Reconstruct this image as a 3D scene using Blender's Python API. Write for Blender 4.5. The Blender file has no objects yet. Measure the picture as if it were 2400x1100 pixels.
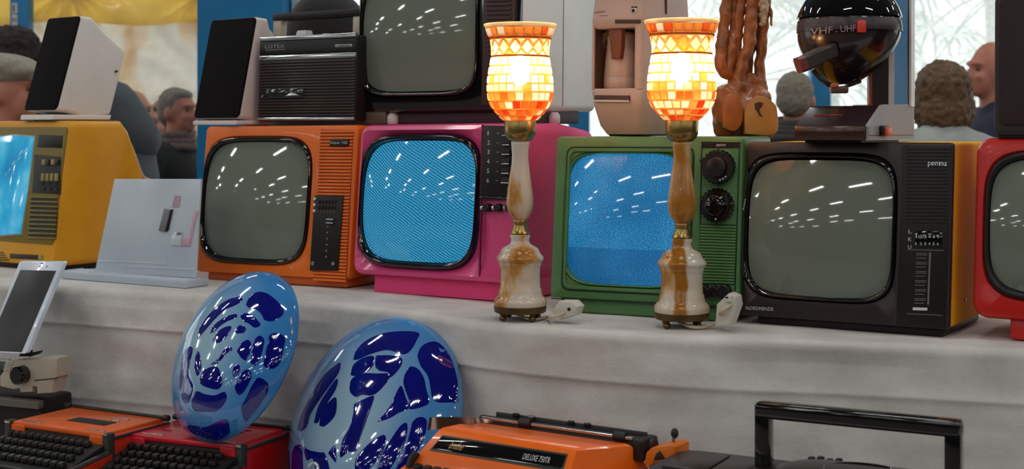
import bpy, bmesh, math, random
from mathutils import Vector, Matrix, noise
random.seed(7)
R = math.radians
sc = bpy.context.scene
COL = sc.collection
# ------------------------------------------------------------------ camera, world, lights, exposure
F, CX, HY, EZ = 3300.0, 1200.0, 300.0, 1.5      # focal length and horizon in pixels of a 2400 px frame, eye height
TZ, LZ = 1.14, 0.725                             # upper display tier, lower table
cam = bpy.data.cameras.new('camera')
cam.lens = F * 36 / 2400
cam.sensor_width = 36
cam.sensor_fit = 'HORIZONTAL'
cam.shift_y = -(550 - HY) / 2400
cam.dof.use_dof = True
cam.dof.focus_distance = 2.75
cam.dof.aperture_fstop = 6.3
camo = bpy.data.objects.new('camera', cam)
camo.location = (0, 0, EZ)
camo.rotation_euler = (R(90), 0, 0)
COL.objects.link(camo)
sc.camera = camo
w = bpy.data.worlds.new('overcast_sky')
sc.world = w
w.use_nodes = True
w.node_tree.nodes['Background'].inputs[0].default_value = (0.93, 1.0, 0.99, 1)
w.node_tree.nodes['Background'].inputs[1].default_value = 1.55
TUBE_POWER = 15.0
trnd = random.Random(5)
for ix in range(2, 16):
    for iy in range(8):
        l = bpy.data.lights.new('tube_light', 'AREA')
        l.shape = 'RECTANGLE'
        l.size, l.size_y = 1.1, 0.11
        l.energy = TUBE_POWER
        l.color = (1.0, 0.995, 0.975)
        o = bpy.data.objects.new('tube_light', l)
        o.location = (-27.5 + 3.05 * ix + trnd.uniform(-.6, .6), 7.9 - 2.6 * iy + trnd.uniform(-.45, .45), 4.6 + trnd.uniform(-.12, .12))
        o.rotation_euler = (0, 0, R(trnd.uniform(-5, 5)))
        COL.objects.link(o)
sc.view_settings.view_transform = 'Standard'
sc.view_settings.look = 'None'
sc.view_settings.exposure = 0.3
sc.view_settings.gamma = 1.0
sc.view_settings.use_curve_mapping = False
sc.cycles.use_denoising = True
sc.cycles.sample_clamp_indirect = 4.0
sc.cycles.max_bounces = 8
sc.cycles.transparent_max_bounces = 12


# ------------------------------------------------------------------ helpers: materials
def C(r, g, b):
    f = lambda c: (c / 255 / 12.92) if c / 255 <= .04045 else ((c / 255 + .055) / 1.055) ** 2.4
    return (f(r), f(g), f(b), 1.0)


def new_mat(name):
    m = bpy.data.materials.new(name)
    m.use_nodes = True
    nt = m.node_tree
    return m, nt, nt.nodes['Principled BSDF'], nt.nodes['Material Output']


def pm(name, col, rough=.45, metal=0., spec=.5, var=.12, vscale=14., bump=0., bscale=60., coat=0., alpha=1., trans=0., ior=1.5, sheen=0., rvar=0.):
    m, nt, b, out = new_mat(name)
    N, L = nt.nodes, nt.links
    tc = N.new('ShaderNodeTexCoord')
    nz = N.new('ShaderNodeTexNoise')
    nz.inputs['Scale'].default_value = vscale
    nz.inputs['Detail'].default_value = 5
    L.new(tc.outputs['Object'], nz.inputs['Vector'])
    rp = N.new('ShaderNodeValToRGB')
    rp.color_ramp.elements[0].position = .3
    rp.color_ramp.elements[1].position = .7
    rp.color_ramp.elements[0].color = tuple(c * (1 - var) for c in col[:3]) + (1,)
    rp.color_ramp.elements[1].color = tuple(min(1, c * (1 + var)) for c in col[:3]) + (1,)
    L.new(nz.outputs['Fac'], rp.inputs['Fac'])
    L.new(rp.outputs['Color'], b.inputs['Base Color'])
    b.inputs['Roughness'].default_value = rough
    b.inputs['Metallic'].default_value = metal
    b.inputs['Specular IOR Level'].default_value = spec
    b.inputs['Coat Weight'].default_value = coat
    b.inputs['Coat Roughness'].default_value = .04
    b.inputs['Alpha'].default_value = alpha
    b.inputs['Transmission Weight'].default_value = trans
    b.inputs['IOR'].default_value = ior
    b.inputs['Sheen Weight'].default_value = sheen
    if rvar:
        mr = N.new('ShaderNodeMapRange')
        mr.inputs['To Min'].default_value = max(0, rough - rvar)
        mr.inputs['To Max'].default_value = rough + rvar
        L.new(nz.outputs['Fac'], mr.inputs['Value'])
        L.new(mr.outputs['Result'], b.inputs['Roughness'])
    if bump:
        n2 = N.new('ShaderNodeTexNoise')
        n2.inputs['Scale'].default_value = bscale
        n2.inputs['Detail'].default_value = 6
        L.new(tc.outputs['Object'], n2.inputs['Vector'])
        bp = N.new('ShaderNodeBump')
        bp.inputs['Strength'].default_value = bump
        bp.inputs['Distance'].default_value = .01
        L.new(n2.outputs['Fac'], bp.inputs['Height'])
        L.new(bp.outputs['Normal'], b.inputs['Normal'])
    return m


# ------------------------------------------------------------------ helpers: geometry
def rrect(l, r, b, t, rad, n=5):
    """outline of a rounded rectangle, counter-clockwise, as (x, z) points"""
    rad = max(1e-4, min(rad, (r - l) / 2.01, (t - b) / 2.01))
    out = []
    for cx, cz, a0 in ((r - rad, t - rad, 0), (l + rad, t - rad, 90), (l + rad, b + rad, 180), (r - rad, b + rad, 270)):
        for i in range(n + 1):
            a = R(a0 + 90 * i / n)
            out.append((cx + rad * math.cos(a), cz + rad * math.sin(a)))
    return out


def sup(cx, cz, w, h, angles, e=4.6):
    """superellipse (picture tube outline) sampled at polar angles"""
    out = []
    for a in angles:
        c, s = math.cos(a), math.sin(a)
        r = (abs(c / (w / 2)) ** e + abs(s / (h / 2)) ** e) ** (-1 / e)
        out.append((cx + r * c, cz + r * s))
    return out


def raycast_poly(poly, cx, cz, angles):
    out = []
    n = len(poly)
    for a in angles:
        dx, dz = math.cos(a), math.sin(a)
        best = None
        for i in range(n):
            x0, z0 = poly[i][0] - cx, poly[i][1] - cz
            x1, z1 = poly[(i + 1) % n][0] - cx, poly[(i + 1) % n][1] - cz
            ex, ez = x1 - x0, z1 - z0
            den = dx * ez - dz * ex
            if abs(den) < 1e-12:
                continue
            t = (x0 * ez - z0 * ex) / den
            u = (x0 * dz - z0 * dx) / den
            if t > 0 and -1e-6 <= u <= 1 + 1e-6 and (best is None or t < best):
                best = t
        out.append((cx + best * dx, cz + best * dz))
    return out


def inset(poly, d):
    n = len(poly)
    out = []
    area = sum(poly[i][0] * poly[(i + 1) % n][1] - poly[(i + 1) % n][0] * poly[i][1] for i in range(n))
    s = 1 if area > 0 else -1
    for i in range(n):
        p, q, r_ = Vector(poly[i - 1]), Vector(poly[i]), Vector(poly[(i + 1) % n])
        a, b = (q - p), (r_ - q)
        if a.length < 1e-9 or b.length < 1e-9:
            out.append((q.x, q.y))
            continue
        a.normalize(); b.normalize()
        na, nb = Vector((-a.y, a.x)) * s, Vector((-b.y, b.x)) * s
        m = na + nb
        if m.length < 1e-6:
            m = na
        m.normalize()
        k = d / max(.35, m.dot(na))
        out.append((q.x + m.x * k, q.y + m.y * k))
    return out


def loft(bm, rings, cap0=True, cap1=True, closed=True):
    vs = [[bm.verts.new(p) for p in ring] for ring in rings]
    n = len(rings[0])
    for a, b in zip(vs, vs[1:]):
        for i in range(n if closed else n - 1):
            j = (i + 1) % n
            try:
                bm.faces.new((a[i], a[j], b[j], b[i]))
            except ValueError:
                pass
    if cap0:
        bm.faces.new(vs[0][::-1])
    if cap1:
        bm.faces.new(vs[-1])
    return vs


def ring(poly, y):
    return [(x, y, z) for x, z in poly]


def prism(bm, poly, y0, y1, bev=0.):
    """plate with the outline poly (x, z) from y0 (front) to y1 (back), front edge bevelled"""
    if bev:
        loft(bm, [ring(inset(poly, bev), y0), ring(inset(poly, bev * .3), y0 + bev * .3), ring(poly, y0 + bev), ring(poly, y1)])
    else:
        loft(bm, [ring(poly, y0), ring(poly, y1)])


def box(bm, x0, x1, y0, y1, z0, z1, bev=0., seg=2):
    r = bmesh.ops.create_cube(bm, size=1)
    vs = r['verts']
    for v in vs:
        v.co = Vector(((x0 + x1) / 2 + v.co.x * (x1 - x0), (y0 + y1) / 2 + v.co.y * (y1 - y0), (z0 + z1) / 2 + v.co.z * (z1 - z0)))
    if bev:
        es = list({e for v in vs for e in v.link_edges})
        bmesh.ops.bevel(bm, geom=es, offset=bev, segments=seg, affect='EDGES', profile=.5)


def lathe(bm, prof, n=40, axis='z', cap=True, org=(0, 0, 0)):
    rings = []
    for r, h in prof:
        rg = []
        for i in range(n):
            a = 2 * math.pi * i / n
            c, s = r * math.cos(a), r * math.sin(a)
            p = {'z': (c, s, h), 'y': (c, h, s), 'x': (h, c, s)}[axis]
            rg.append((p[0] + org[0], p[1] + org[1], p[2] + org[2]))
        rings.append(rg)
    loft(bm, rings, cap, cap)


def tube(bm, pts, rad, n=8, cap=True, sq=None):
    pts = [Vector(p) for p in pts]
    rings = []
    up = Vector((0, 0, 1))
    for i, p in enumerate(pts):
        t = (pts[min(i + 1, len(pts) - 1)] - pts[max(i - 1, 0)]).normalized()
        u = t.cross(up)
        if u.length < 1e-3:
            u = t.cross(Vector((1, 0, 0)))
        u.normalize()
        v = u.cross(t).normalized()
        r = rad[i] if isinstance(rad, (list, tuple)) else rad
        if sq:
            k = sq
            rings.append([p + u * (a * r) + v * (b * r * k) for a, b in ((1, .7), (.7, 1), (-.7, 1), (-1, .7), (-1, -.7), (-.7, -1), (.7, -1), (1, -.7))])
        else:
            rings.append([p + u * (r * math.cos(2 * math.pi * j / n)) + v * (r * math.sin(2 * math.pi * j / n)) for j in range(n)])
    loft(bm, rings, cap, cap)


def smooth_path(pts, k=6):
    pts = [Vector(p) for p in pts]
    out = []
    for i in range(len(pts) - 1):
        p0, p1, p2, p3 = pts[max(i - 1, 0)], pts[i], pts[i + 1], pts[min(i + 2, len(pts) - 1)]
        for j in range(k):
            t = j / k
            out.append(.5 * ((2 * p1) + (p2 - p0) * t + (2 * p0 - 5 * p1 + 4 * p2 - p3) * t * t + (3 * p1 - p0 - 3 * p2 + p3) * t ** 3))
    out.append(pts[-1])
    return out


def finish(me, smooth=38):
    me.polygons.foreach_set('use_smooth', [True] * len(me.polygons))
    if smooth is not None and smooth < 180:
        me.set_sharp_from_angle(angle=R(smooth))
    me.update()


def mesh_from(bm, name, smooth=38):
    bmesh.ops.recalc_face_normals(bm, faces=bm.faces)
    me = bpy.data.meshes.new(name)
    bm.to_mesh(me)
    bm.free()
    finish(me, smooth)
    return me


def link(name, me, m=None, parent=None):
    o = bpy.data.objects.new(name, me)
    if m is not None:
        if len(me.materials):
            me.materials[0] = m
        else:
            me.materials.append(m)
    COL.objects.link(o)
    if parent is not None:
        o.parent = parent
    return o


def tag(o, label=None, cat=None, group=None, kind=None):
    if label: o['label'] = label
    if cat: o['category'] = cat
    if group: o['group'] = group
    if kind: o['kind'] = kind
    return o


def at(px, py, d):
    return Vector(((px - CX) / F * d, d, EZ - (py - HY) / F * d))


_fonts = {}


def text_points(s):
    """flat letters of a word as (verts, faces), normalised to height 1 and left edge 0"""
    if s not in _fonts:
        cu = bpy.data.curves.new('lettering', 'FONT')
        cu.body = s
        cu.resolution_u = 2
        o = bpy.data.objects.new('lettering', cu)
        COL.objects.link(o)
        bpy.context.view_layer.update()
        me = bpy.data.meshes.new_from_object(o.evaluated_get(bpy.context.evaluated_depsgraph_get()))
        vs = [tuple(v.co) for v in me.vertices]
        fs = [tuple(p.vertices) for p in me.polygons]
        bpy.data.objects.remove(o)
        bpy.data.curves.remove(cu)
        bpy.data.meshes.remove(me)
        x0 = min(v[0] for v in vs); x1 = max(v[0] for v in vs)
        y0 = min(v[1] for v in vs); y1 = max(v[1] for v in vs)
        _fonts[s] = ([((v[0] - x0) / (x1 - x0), (v[1] - y0) / (y1 - y0)) for v in vs], fs, (x1 - x0) / (y1 - y0))
    return _fonts[s]


class Thing:
    """an Empty at the thing's base that parents its parts; local x to the viewer's right, y away, z up, sheared back by k"""
    def __init__(s, name, label, cat, loc, yaw=0., k=0., roll=0., group=None):
        s.o = bpy.data.objects.new(name, None)
        s.o.empty_display_size = .05
        COL.objects.link(s.o)
        tag(s.o, label, cat, group)
        s.M = Matrix.Translation(Vector(loc)) @ Matrix.Rotation(R(-yaw), 4, 'Z') @ Matrix.Rotation(R(roll), 4, 'Y')
        s.o.matrix_world = s.M
        s.Mi = s.M.inverted()
        s.k = k

    def part(s, name, bm, m, parent=None, label=None, smooth=38, kind=None, loc=None):
        if s.k:
            for v in bm.verts:
                v.co.y += s.k * v.co.z
        o = link(name, mesh_from(bm, name, smooth), m, parent or s.o)
        if loc: o.location = loc
        if label: o['label'] = label
        if kind: o['kind'] = kind
        return o

    def uv(s, px, py, off=0.):
        o = s.Mi @ Vector((0, 0, EZ))
        d = s.Mi.to_3x3() @ Vector(((px - CX) / F, 1, -(py - HY) / F))
        t = (off + s.k * o.z - o.y) / (d.y - s.k * d.z)
        p = o + d * t
        return (p.x, p.z)

    def uvs(s, pts, off=0.):
        return [s.uv(x, y, off) for x, y in pts]

    def plate(s, name, pts, y0, y1, m, bev=0., parent=None, label=None, kind=None, off=0.):
        bm = bmesh.new()
        prism(bm, s.uvs(pts, off), y0, y1, bev)
        return s.part(name, bm, m, parent, label, kind=kind)

    def disc(s, name, px, py, rad, y0, y1, m, parent=None, n=28, bev=.002, label=None):
        x, z = s.uv(px, py)
        bm = bmesh.new()
        lathe(bm, [(rad - bev, y0), (rad, y0 + bev * (1 if y1 > y0 else -1)), (rad, y1)], n, 'y', True, (x, 0, z))
        return s.part(name, bm, m, parent, label)

    def text(s, name, word, p0, p1, h, y, m, parent=None, vertical=False):
        """letters on the front from pixel p0 (lower left) to pixel p1 (lower right), h metres high"""
        a, b = s.uv(*p0), s.uv(*p1)
        return s.text_uv(name, word, a, b, h, y, m, parent)

    def text_uv(s, name, word, a, b, h, y, m, parent=None):
        vs, fs, _ = text_points(word)
        bm = bmesh.new()
        if word == '1': b = (a[0] + (b[0] - a[0]) * .4, a[1] + (b[1] - a[1]) * .4)
        L = math.hypot(b[0] - a[0], b[1] - a[1])
        ux, uz = (b[0] - a[0]) / L, (b[1] - a[1]) / L
        q = [bm.verts.new((a[0] + ux * L * u - uz * h * v, y, a[1] + uz * L * u + ux * h * v)) for u, v in vs]
        for f in fs:
            try:
                bm.faces.new([q[i] for i in f])
            except ValueError:
                pass
        return s.part(name, bm, m, parent)


def struct(name, bm, m, label=None, smooth=38):
    o = link(name, mesh_from(bm, name, smooth), m)
    o['kind'] = 'structure'
    if label: o['label'] = label
    return o


def blob(shapes, voxel, smooth=2, nz=None):
    """one continuous surface grown from overlapping ellipsoids and tapered limbs (voxel remesh)"""
    bm = bmesh.new()
    for sh in shapes:
        if sh[0] == 's':
            M = Matrix.Translation(sh[1])
            if len(sh) > 3:
                from mathutils import Euler
                M = M @ Euler([R(a) for a in sh[3]]).to_matrix().to_4x4()
            M = M @ Matrix.Diagonal(tuple(sh[2]) + (1,))
            bmesh.ops.create_icosphere(bm, subdivisions=3, radius=1, matrix=M)
        else:
            p0, r0, p1, r1 = Vector(sh[1]), sh[2], Vector(sh[3]), sh[4]
            for p, r in ((p0, r0), (p1, r1)):
                bmesh.ops.create_icosphere(bm, subdivisions=2, radius=r, matrix=Matrix.Translation(p))
            d = p1 - p0
            if d.length > 1e-5:
                M = Matrix.Translation((p0 + p1) / 2) @ d.to_track_quat('Z', 'Y').to_matrix().to_4x4()
                bmesh.ops.create_cone(bm, cap_ends=True, segments=16, radius1=r0, radius2=r1, depth=d.length, matrix=M)
    me = bpy.data.meshes.new('tmp')
    bm.to_mesh(me); bm.free()
    o = bpy.data.objects.new('tmp', me)
    COL.objects.link(o)
    md = o.modifiers.new('r', 'REMESH'); md.mode = 'VOXEL'; md.voxel_size = voxel
    if smooth:
        ms = o.modifiers.new('s', 'SMOOTH'); ms.iterations = smooth; ms.factor = .5
    bpy.context.view_layer.update()
    out = bpy.data.meshes.new_from_object(o.evaluated_get(bpy.context.evaluated_depsgraph_get()))
    bpy.data.objects.remove(o)
    bpy.data.meshes.remove(me)
    if nz:
        amp, scl = nz
        for v in out.vertices:
            v.co += v.normal * amp * noise.noise(v.co * scl)
    finish(out, 180)
    out.materials.clear()
    return out
# ------------------------------------------------------------------ materials
def translucent_mat(name, col, tw=.6, rough=.5, gloss=.04, transp=0., tcol=(1, 1, 1, 1), var=.15, vscale=30.):
    m = bpy.data.materials.new(name)
    m.use_nodes = True
    nt = m.node_tree; N, L = nt.nodes, nt.links
    N.remove(N['Principled BSDF'])
    out = N['Material Output']
    tc = N.new('ShaderNodeTexCoord')
    nz = N.new('ShaderNodeTexNoise'); nz.inputs['Scale'].default_value = vscale
    L.new(tc.outputs['Object'], nz.inputs['Vector'])
    rp = N.new('ShaderNodeValToRGB')
    rp.color_ramp.elements[0].position = .3; rp.color_ramp.elements[1].position = .7
    rp.color_ramp.elements[0].color = tuple(c * (1 - var) for c in col[:3]) + (1,)
    rp.color_ramp.elements[1].color = tuple(min(1, c * (1 + var)) for c in col[:3]) + (1,)
    L.new(nz.outputs['Fac'], rp.inputs['Fac'])
    d = N.new('ShaderNodeBsdfDiffuse'); t = N.new('ShaderNodeBsdfTranslucent')
    for x in (d, t): L.new(rp.outputs['Color'], x.inputs['Color'])
    m1 = N.new('ShaderNodeMixShader'); m1.inputs[0].default_value = tw
    L.new(d.outputs[0], m1.inputs[1]); L.new(t.outputs[0], m1.inputs[2])
    last = m1
    if gloss:
        g = N.new('ShaderNodeBsdfGlossy'); g.inputs['Roughness'].default_value = rough
        m2 = N.new('ShaderNodeMixShader'); m2.inputs[0].default_value = gloss
        L.new(last.outputs[0], m2.inputs[1]); L.new(g.outputs[0], m2.inputs[2]); last = m2
    if transp:
        tr = N.new('ShaderNodeBsdfTransparent'); tr.inputs[0].default_value = tcol
        m3 = N.new('ShaderNodeMixShader'); m3.inputs[0].default_value = transp
        L.new(last.outputs[0], m3.inputs[1]); L.new(tr.outputs[0], m3.inputs[2]); last = m3
    L.new(last.outputs[0], out.inputs['Surface'])
    return m


M_wall = pm('painted_wall', C(120, 118, 112), .8)
M_floor = pm('hall_floor', C(105, 100, 95), .5)
M_ceil = pm('hall_ceiling', C(120, 122, 122), .8)
M_blue = pm('blue_paint', C(0, 118, 172), .55, var=.06, bump=.03)
M_blue_frame = pm('blue_frame_paint', C(24, 120, 172), .5, var=.06)
M_bounce_ground = pm('pale_bounce_ground', C(215, 215, 212), .8)  # unseen ground outside, coloured pale to bounce light
M_glass = translucent_mat('hazed_window_glass', C(240, 244, 242), .9, .1, .03, .55)  # white haze mixed into the glass imitates overexposed glare
M_tarp_w = translucent_mat('white_tarpaulin', C(240, 234, 224), .45, .3, .10, var=.12, vscale=2.2)
_nt = M_tarp_w.node_tree
_rp = [n for n in _nt.nodes if n.type == 'VALTORGB'][0]
_rp.color_ramp.elements[0].position, _rp.color_ramp.elements[0].color = .40, C(222, 178, 112)  # warm streaks; their tone also stands in for fold shading
_rp.color_ramp.elements[1].position, _rp.color_ramp.elements[1].color = .52, C(240, 234, 224)
_mp = _nt.nodes.new('ShaderNodeMapping'); _mp.inputs['Scale'].default_value = (1.3, 1, .55); _mp.inputs['Rotation'].default_value = (0, R(24), 0)
_tc = [n for n in _nt.nodes if n.type == 'TEX_COORD'][0]; _nz = [n for n in _nt.nodes if n.type == 'TEX_NOISE'][0]
_nt.links.new(_tc.outputs['Object'], _mp.inputs['Vector']); _nt.links.new(_mp.outputs[0], _nz.inputs['Vector'])
M_tarp_y = translucent_mat('yellow_tarpaulin', C(250, 216, 122), .6, .3, .08, var=.14, vscale=5.)
M_palm = translucent_mat('pale_palm_leaf', C(168, 178, 150), .5, .4, .03, var=.3, vscale=3.)  # leaf colour paled to imitate overexposure and haze
M_trunk = pm('palm_trunk', C(150, 140, 120), .9)


def cloth_mat():
    m, nt, b, out = new_mat('white_tablecloth_fabric')
    N, L = nt.nodes, nt.links
    tc = N.new('ShaderNodeTexCoord')
    n1 = N.new('ShaderNodeTexNoise'); n1.inputs['Scale'].default_value = 9; n1.inputs['Detail'].default_value = 6
    L.new(tc.outputs['Object'], n1.inputs['Vector'])
    rp = N.new('ShaderNodeValToRGB')
    rp.color_ramp.elements[0].position = .35; rp.color_ramp.elements[0].color = C(196, 192, 187)
    rp.color_ramp.elements[1].position = .65; rp.color_ramp.elements[1].color = C(214, 212, 208)
    L.new(n1.outputs['Fac'], rp.inputs['Fac']); L.new(rp.outputs['Color'], b.inputs['Base Color'])
    b.inputs['Roughness'].default_value = .85
    b.inputs['Specular IOR Level'].default_value = .25
    n2 = N.new('ShaderNodeTexNoise'); n2.inputs['Scale'].default_value = 14; n2.inputs['Detail'].default_value = 7
    L.new(tc.outputs['Object'], n2.inputs['Vector'])
    n3 = N.new('ShaderNodeTexNoise'); n3.inputs['Scale'].default_value = 420
    L.new(tc.outputs['Object'], n3.inputs['Vector'])
    ad = N.new('ShaderNodeMath'); ad.operation = 'MULTIPLY_ADD'; ad.inputs[1].default_value = .12
    L.new(n3.outputs['Fac'], ad.inputs[0]); L.new(n2.outputs['Fac'], ad.inputs[2])
    bp = N.new('ShaderNodeBump'); bp.inputs['Strength'].default_value = .34; bp.inputs['Distance'].default_value = .02
    L.new(ad.outputs[0], bp.inputs['Height']); L.new(bp.outputs['Normal'], b.inputs['Normal'])
    return m


M_cloth = cloth_mat()
M_black = pm('black_plastic', C(26, 21, 20), .42, var=.1, spec=.35)
M_gloss_black = pm('gloss_black', C(14, 13, 14), .08, coat=.5)
M_chrome = pm('chrome', C(205, 208, 212), .16, metal=1, var=.05)
M_steel = pm('brushed_metal', C(150, 150, 150), .35, metal=1)
M_white_ink = pm('white_lettering', C(205, 205, 205), .6)
M_grey_ink = pm('grey_lettering', C(120, 118, 118), .6)
M_white = pm('white_plastic', C(214, 208, 204), .45, var=.04)
M_cream = pm('cream_plastic', C(205, 200, 186), .5, var=.06)
M_tube = pm('grey_picture_tube', C(118, 126, 114), .04, spec=.5, var=.04, vscale=3, coat=.3)

# ------------------------------------------------------------------ setting: hall
bm = bmesh.new(); box(bm, -32, 25, -21, 9.6, -.1, 0); struct('floor', bm, M_floor)
bm = bmesh.new(); box(bm, -32, 25, -21, 9.6, 4.9, 5.0); struct('ceiling', bm, M_ceil)
bm = bmesh.new(); box(bm, -32.1, -32, -21, 9.6, 0, 4.9); struct('wall_left', bm, M_wall)
bm = bmesh.new(); box(bm, 25, 25.1, -21, 9.6, 0, 4.9); struct('wall_right', bm, M_wall)
bm = bmesh.new(); box(bm, -32, 25, -21.1, -21, 0, 4.9); struct('wall_front', bm, M_wall)
bm = bmesh.new(); box(bm, -32, 25, 9.5, 9.6, 3.6, 4.9); struct('wall_back', bm, M_wall, 'wall above the tall windows')
bm = bmesh.new(); box(bm, -40, 40, 9.6, 60, -.12, -.02); struct('ground', bm, M_bounce_ground, 'unseen ground outside the windows, made pale to bounce light')

# tall windows between blue posts
posts = [(-28., .2), (-24., .2), (-20., .2), (-16., .2), (-12.5, .2), (-7.6, .2), (-4.45, .2), (-3.255, .105), (-1.72, .16), (.45, .14), (2.07, .13), (2.575, .17), (4.9, .16), (8.0, .2), (11.2, .2), (15, .2), (19, .2), (22.5, .2)]
win = struct('window_1', (lambda b: (box(b, -32, 25, 9.5, 9.58, 3.48, 3.6), b)[1])(bmesh.new()), M_blue_frame, 'long glazed wall with blue posts')
for x, wd in posts:
    bm = bmesh.new()
    if wd == .105: box(bm, -3.182, -3.066, 8.92, 9.03, 0, 3.6, .006)      # this one stands in front of the hung sheets
    else: box(bm, x - wd / 2, x + wd / 2, 9.42, 9.56, 0, 3.5, .008)
    o = link('window_post', mesh_from(bm, 'window_post'), M_blue_frame, win)
bm = bmesh.new(); box(bm, -32, 25, 9.46, 9.56, 0, .12); link('window_sill', mesh_from(bm, 'window_sill'), M_blue_frame, win)
xs = [-32] + [p[0] for p in posts] + [25]
for a, b_ in zip(xs, xs[1:]):
    bm = bmesh.new(); box(bm, a + .04, b_ - .04, 9.50, 9.51, .1, 3.5)
    link('pane', mesh_from(bm, 'pane'), M_glass, win)
# white label strips on the post over the yellow television
bm = bmesh.new()
for i, (za, zb) in enumerate(((2.226, 2.29), (2.152, 2.218))):
    box(bm, -3.166, -3.133, 8.913, 8.92, za, zb)
o = link('paper_label', mesh_from(bm, 'paper_label'), M_white, win)
for s_, zc in (('E', 2.258), ('H', 2.185)):
    vs, fs, _ = text_points(s_)
    bm = bmesh.new()
    q = [bm.verts.new((-3.160 + .021 * u, 8.910, zc - .02 + .04 * v)) for u, v in vs]
    for f in fs: bm.faces.new([q[i] for i in f])
    link('label_letter', mesh_from(bm, 'label_letter'), M_black, win)

# big blue pillar standing behind the orange television
pil = struct('trim_1', (lambda b: (box(b, -1.343, -.975, 6.0, 6.5, 0, 4.9, .006), b)[1])(bmesh.new()), M_blue, 'thick blue painted pillar')
bm = bmesh.new(); box(bm, -.975, -.82, 6.2, 6.34, 0, 4.9, .004)
link('side_panel', mesh_from(bm, 'side_panel'), pm('dark_teal_side', C(10, 62, 84), .3, var=.2), pil)  # darker teal slab along the pillar's right side
bm = bmesh.new(); box(bm, -.968, -.925, 6.17, 6.2, 2.0, 3.4, .004)
link('edge_strip', mesh_from(bm, 'edge_strip'), pm('pale_mottled_strip', C(190, 205, 210), .3, var=.35, vscale=40), pil)  # pale uneven strip on the teal slab


# tarpaulins hung in front of the left windows
def sheet(x0, x1, z0, z1, y, fold, nx=90, nz_=60, sag=None, seed=0.):
    bm = bmesh.new()
    rows = []
    for j in range(nz_ + 1):
        v = j / nz_
        row = []
        for i in range(nx + 1):
            u = i / nx
            x = x0 + (x1 - x0) * u
            zb = z0 + (sag(x) if sag else 0)
            z = zb + (z1 - zb) * v
            dy = fold * (noise.noise(Vector((x * 2.2 + seed, z * 1.1, seed))) + .6 * noise.noise(Vector((x * 6 + z * 4, z * 5 - x * 3, seed))) + .3 * noise.noise(Vector((x * 17 - z * 9, z * 12, seed))))
            row.append(bm.verts.new((x, y + dy, z)))
        rows.append(row)
    for a, b_ in zip(rows, rows[1:]):
        for i in range(nx):
            bm.faces.new((a[i], a[i + 1], b_[i + 1], b_[i]))
    r = bmesh.ops.solidify(bm, geom=bm.faces[:], thickness=.002)
    return bm


o = link('tarpaulin', mesh_from(sheet(-5.6, -1.9, 1.0, 2.215, 9.2, .085, 150, 90, seed=3), 'tarpaulin', 180), M_tarp_w)
tag(o, 'wrinkled white plastic sheet hung across the windows behind the crowd', 'tarpaulin')
anch = [-4.9, -3.9, -2.86, -1.95]


def sagf(x):
    d = min(abs(x - a) for a in anch)
    return -.012 + .03 * math.cos(min(1, d / .5) * math.pi) * .5


def yellow_band():
    bm = sheet(-5.6, -1.88, 2.185, 2.52, 9.08, .02, 200, 40, sag=sagf, seed=9)
    for v in bm.verts:                       # gathered folds radiating from the tie points
        for a in anch:
            dx, dz = v.co.x - a, 2.36 - v.co.z
            r = math.hypot(dx, dz)
            v.co.y += .05 * math.exp(-r * 2.2) * math.sin(math.atan2(dx, dz + .06) * 11)
    return bm


o = link('yellow_tarpaulin', mesh_from(yellow_band(), 'yellow_tarpaulin', 180), M_tarp_y)
tag(o, 'yellow plastic band gathered in folds along the top of the white sheet', 'tarpaulin')
M_streak = pm('orange_strap', C(226, 172, 96), .5)


def palm(x, y, h, seed, n=15, ln=1.25):
    rnd = random.Random(seed)
    t = Thing('palm_tree', None, 'palm', (x, y, -.02))
    bm = bmesh.new(); tube(bm, smooth_path([(0, 0, 0), (.05, 0, h * .5), (0, .05, h)]), .11, 10)
    t.part('trunk', bm, M_trunk)
    bm = bmesh.new()
    for i in range(n):
        az = 2 * math.pi * i / n + rnd.uniform(-.2, .2)
        el = rnd.uniform(-.75, .95)
        d = Vector((math.cos(az) * math.cos(el), math.sin(az) * math.cos(el), math.sin(el)))
        pet = [Vector((0, 0, h)), Vector((0, 0, h)) + d * ln * .5, Vector((0, 0, h)) + d * ln * .9 + Vector((0, 0, -.1))]
        tube(bm, smooth_path(pet, 3), .012, 4)
        c = pet[-1]
        side = d.cross(Vector((0, 0, 1))).normalized()
        upv = side.cross(d).normalized()
        tw = rnd.uniform(-.8, .8)
        side, upv = side * math.cos(tw) + upv * math.sin(tw), upv * math.cos(tw) - side * math.sin(tw)
        for k in range(23):
            a = R(-125 + 250 * k / 22)
            ld = (d * math.cos(a) + side * math.sin(a)).normalized()
            L_ = rnd.uniform(.55, .8) * (1 if abs(a) < 1.6 else .75)
            p0, p1 = c + ld * .04, c + ld * L_ * .6 + upv * .03
            p2 = c + ld * L_ + Vector((0, 0, -.16 * rnd.random() - .03))
            s_ = ld.cross(upv).normalized() * .016
            q = [bm.verts.new(p) for p in (p0, p1 - s_, p2, p1 + s_)]
            q2 = bm.verts.new(p1 + upv * .008)
            bm.faces.new((q[0], q[1], q2)); bm.faces.new((q[1], q[2], q2)); bm.faces.new((q[2], q[3], q2)); bm.faces.new((q[3], q[0], q2))
    t.part('fronds', bm, M_palm, kind='stuff', smooth=None)
    return t.o


for (x, y, h, sd, lab) in ((2.75, 12.4, 2.35, 1, 'pale palm outside, just left of the slim blue post behind the round dark set'),
                           (2.15, 13.4, 1.95, 2, 'pale low palm outside, behind the wooden root sculpture'),
                           (4.35, 12.6, 2.75, 3, 'pale tall palm outside, between blue post and dark box at the right')):
    p = palm(x, y, h, sd)
    p['label'] = lab
    p['group'] = 'pale palms outside the windows'

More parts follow.
